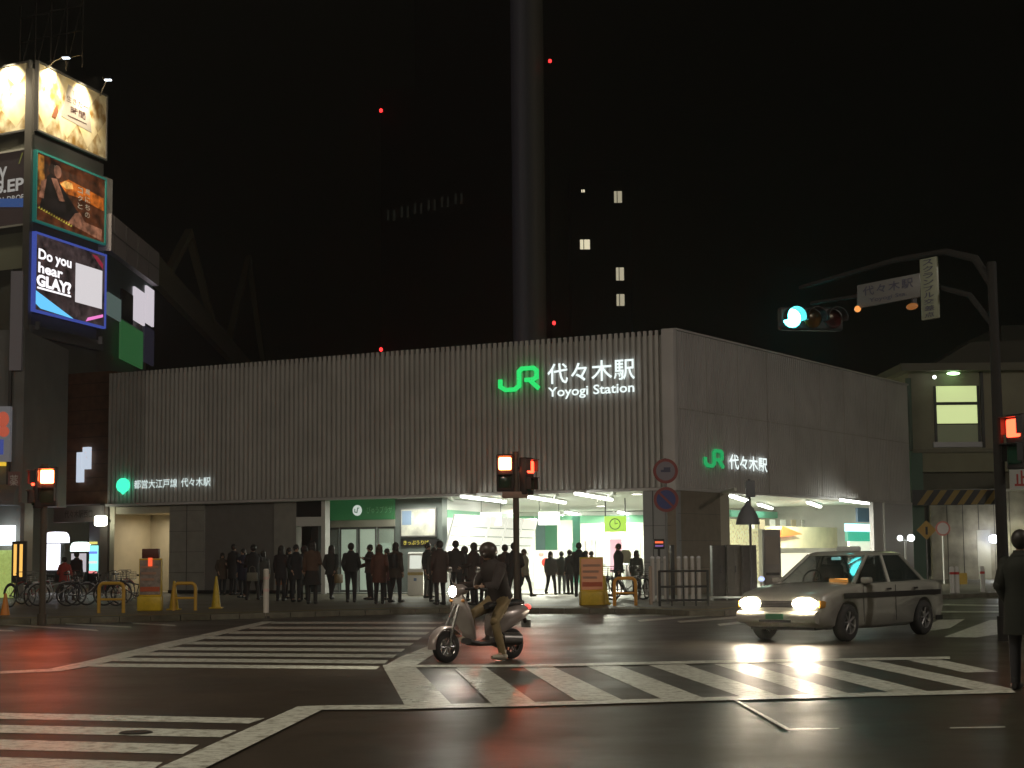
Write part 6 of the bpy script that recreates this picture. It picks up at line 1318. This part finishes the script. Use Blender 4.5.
m.cbox((-1.1, 0, .95), (.14, 1.1, .4), CDK, .05); m.box((.62, -.66, .80), (.98, .66, .94), CDK); m.torus((.5, -.35, 1.0), (.9, 0, .4), .17, .015, CDK, 20, 6); m.build('interior', car)
m = MB(); m.box((.86, .22, .955), (.90, .56, 1.02), emis('dash_orange', (1, .42, .08), 1.5)); m.build('dash_display', car)
m = MB(); m.cbox((-.2, 0, 1.52), (.16, .42, .09), mat('roof_lamp', (.5, .5, .48), .4, emit=(.8, 1, .9), es=.03), .03); m.build('roof_lamp', car)
m = MB(); m.box((.30, -.05, 1.33), (.33, .12, 1.38), emis('mirror_cyan', (.4, 1, .95), 1.6)); m.build('dash_lamp', car)
side_ = Vector((-cd.y, cd.x, 0))
person('driver in dark clothes behind the windscreen of the silver car', ccen + cd * -.28 - side_ * .35 + Vector((0, 0, .02)), crz + math.pi / 2, 1.66, coat=(.05, .05, .07), hair='short', J=dict(pelvis=(0, 0, .62), chest=(0, .08, .98), neck=(0, .08, 1.12), head=(0, .06, 1.27), arm0=((.24, -.12, .90), (.16, -.38, .98)), arm1=((.24, -.12, .90), (.16, -.38, .98)), leg0=((.12, -.42, .66), (.12, -.60, .30)), leg1=((-.12, -.42, .66), (-.12, -.60, .30))), hem=.93, grp='drivers')
for x in (-1.33, 1.38):
    for sg in (1, -1): wheel_part(car, 'wheel', (x, .77 * sg, .31), .31, .19, mat('hub_grey', (.3, .3, .3), .35, .7), 7)
for sg in (1, -1):
    side = Vector((-cd.y, cd.x, 0)); headlamp('car_beam', ccen + cd * 2.3 + side * .53 * sg + Vector((0, 0, .635)), cd + Vector((0, 0, -.12)), 240, 80)

# ------------------------------------------------------------------ light of the place
def lamp(p, e, col, size=.25):
    l = bpy.data.lights.new('street_light', 'POINT'); l.energy = e * KS * KS * .78; l.color = col; l.shadow_soft_size = size
    lo = bpy.data.objects.new('street_light', l); C.objects.link(lo); lo.location = Vector((p[0] * KS, p[1] * KS, p[2] * (1 + (KS - 1) * .5)))
lamp((-9, 12, 9.5), 330, (1, .83, .58)); lamp((9, 10, 9.5), 330, (1, .83, .58)); lamp((-3, 9, 12), 1800, (1, .88, .72)); lamp((20, 12, 13), 3600, (1, .89, .78)); lamp((-24, 12, 12), 2000, (1, .88, .72)); lamp((26, 45, 6.5), 160, (1, .92, .6))
lamp((0, 4, 9), 300, (1, .88, .62))
# ceiling area lamps of the concourse (beside the visible strips)
def area(p, e, sx, sy, col=(.96, 1, .9), rz=0):
    l = bpy.data.lights.new('ceiling_lamp', 'AREA'); l.shape = 'RECTANGLE'; l.size = sx; l.size_y = sy; l.energy = e; l.color = col
    lo = bpy.data.objects.new('ceiling_lamp', l); C.objects.link(lo); lo.location = p; lo.rotation_euler = (0, 0, rz)
for px, py, e in ((490, 502, 120), (540, 500, 170), (600, 499, 180), (480, 508, 170), (540, 509, 200), (610, 507, 200), (500, 515, 200), (560, 516, 200), (620, 514, 200)): p = onceil(px, py, 3.44); area(p, e * 1.9, .25, 2.4, (1, 1, .80))
for px, py, e in ((745, 503, 160), (785, 505, 180), (815, 506, 80), (780, 512, 260), (760, 516, 300), (820, 514, 300)): p = onceil(px, py, 3.44); area(p, e * 2.2, 2.2, .25, (1, 1, .78), RF.a)
area(LF.w(lf(360), 3.2, 3.4), 45, 2.0, .25, (.85, 1, .85), LF.a); area(LF.w(lf(400), .9, 3.44), 70, 2.0, .2, (1, 1, .85), LF.a)
area(LF.w(lf(137), 1.3, 3.1), 26, 1.0, .3, (1, .86, .64), LF.a)
area(LFX.w(bx(75), 1.3, 3.3), 10, 2.0, .3, (1, .95, .9), LFX.a)

m = MB(); m.box((-260, -30, -1), (260, 720, 330), ASPH); hz = m.build('halo_haze'); hz['kind'] = 'stuff'  # thin scattering volume added to give the lamps soft halos
hm_ = bpy.data.materials.new('halo_haze_air'); hm_.use_nodes = True; nt = hm_.node_tree; nt.nodes.clear(); ou = nt.nodes.new('ShaderNodeOutputMaterial'); pv = nt.nodes.new('ShaderNodeVolumePrincipled')
pv.inputs['Color'].default_value = (.9, .9, .85, 1); pv.inputs['Density'].default_value = HZD; pv.inputs['Anisotropy'].default_value = .82; nt.links.new(pv.outputs[0], ou.inputs['Volume'])
hz.data.materials.clear(); hz.data.materials.append(hm_)
w = bpy.data.worlds.new('World'); sc.world = w; w.use_nodes = True
bg = w.node_tree.nodes['Background']; bg.inputs[0].default_value = (.0004, .0005, .00025, 1); bg.inputs[1].default_value = 1.0
sc.view_settings.view_transform = 'Standard'; sc.view_settings.look = 'None'; sc.view_settings.exposure = 0; sc.view_settings.gamma = 1
cy = sc.cycles; cy.use_denoising = True; cy.max_bounces = 6; cy.diffuse_bounces = 3; cy.glossy_bounces = 3; cy.transparent_max_bounces = 8; cy.sample_clamp_indirect = 4; cy.caustics_reflective = False; cy.caustics_refractive = False
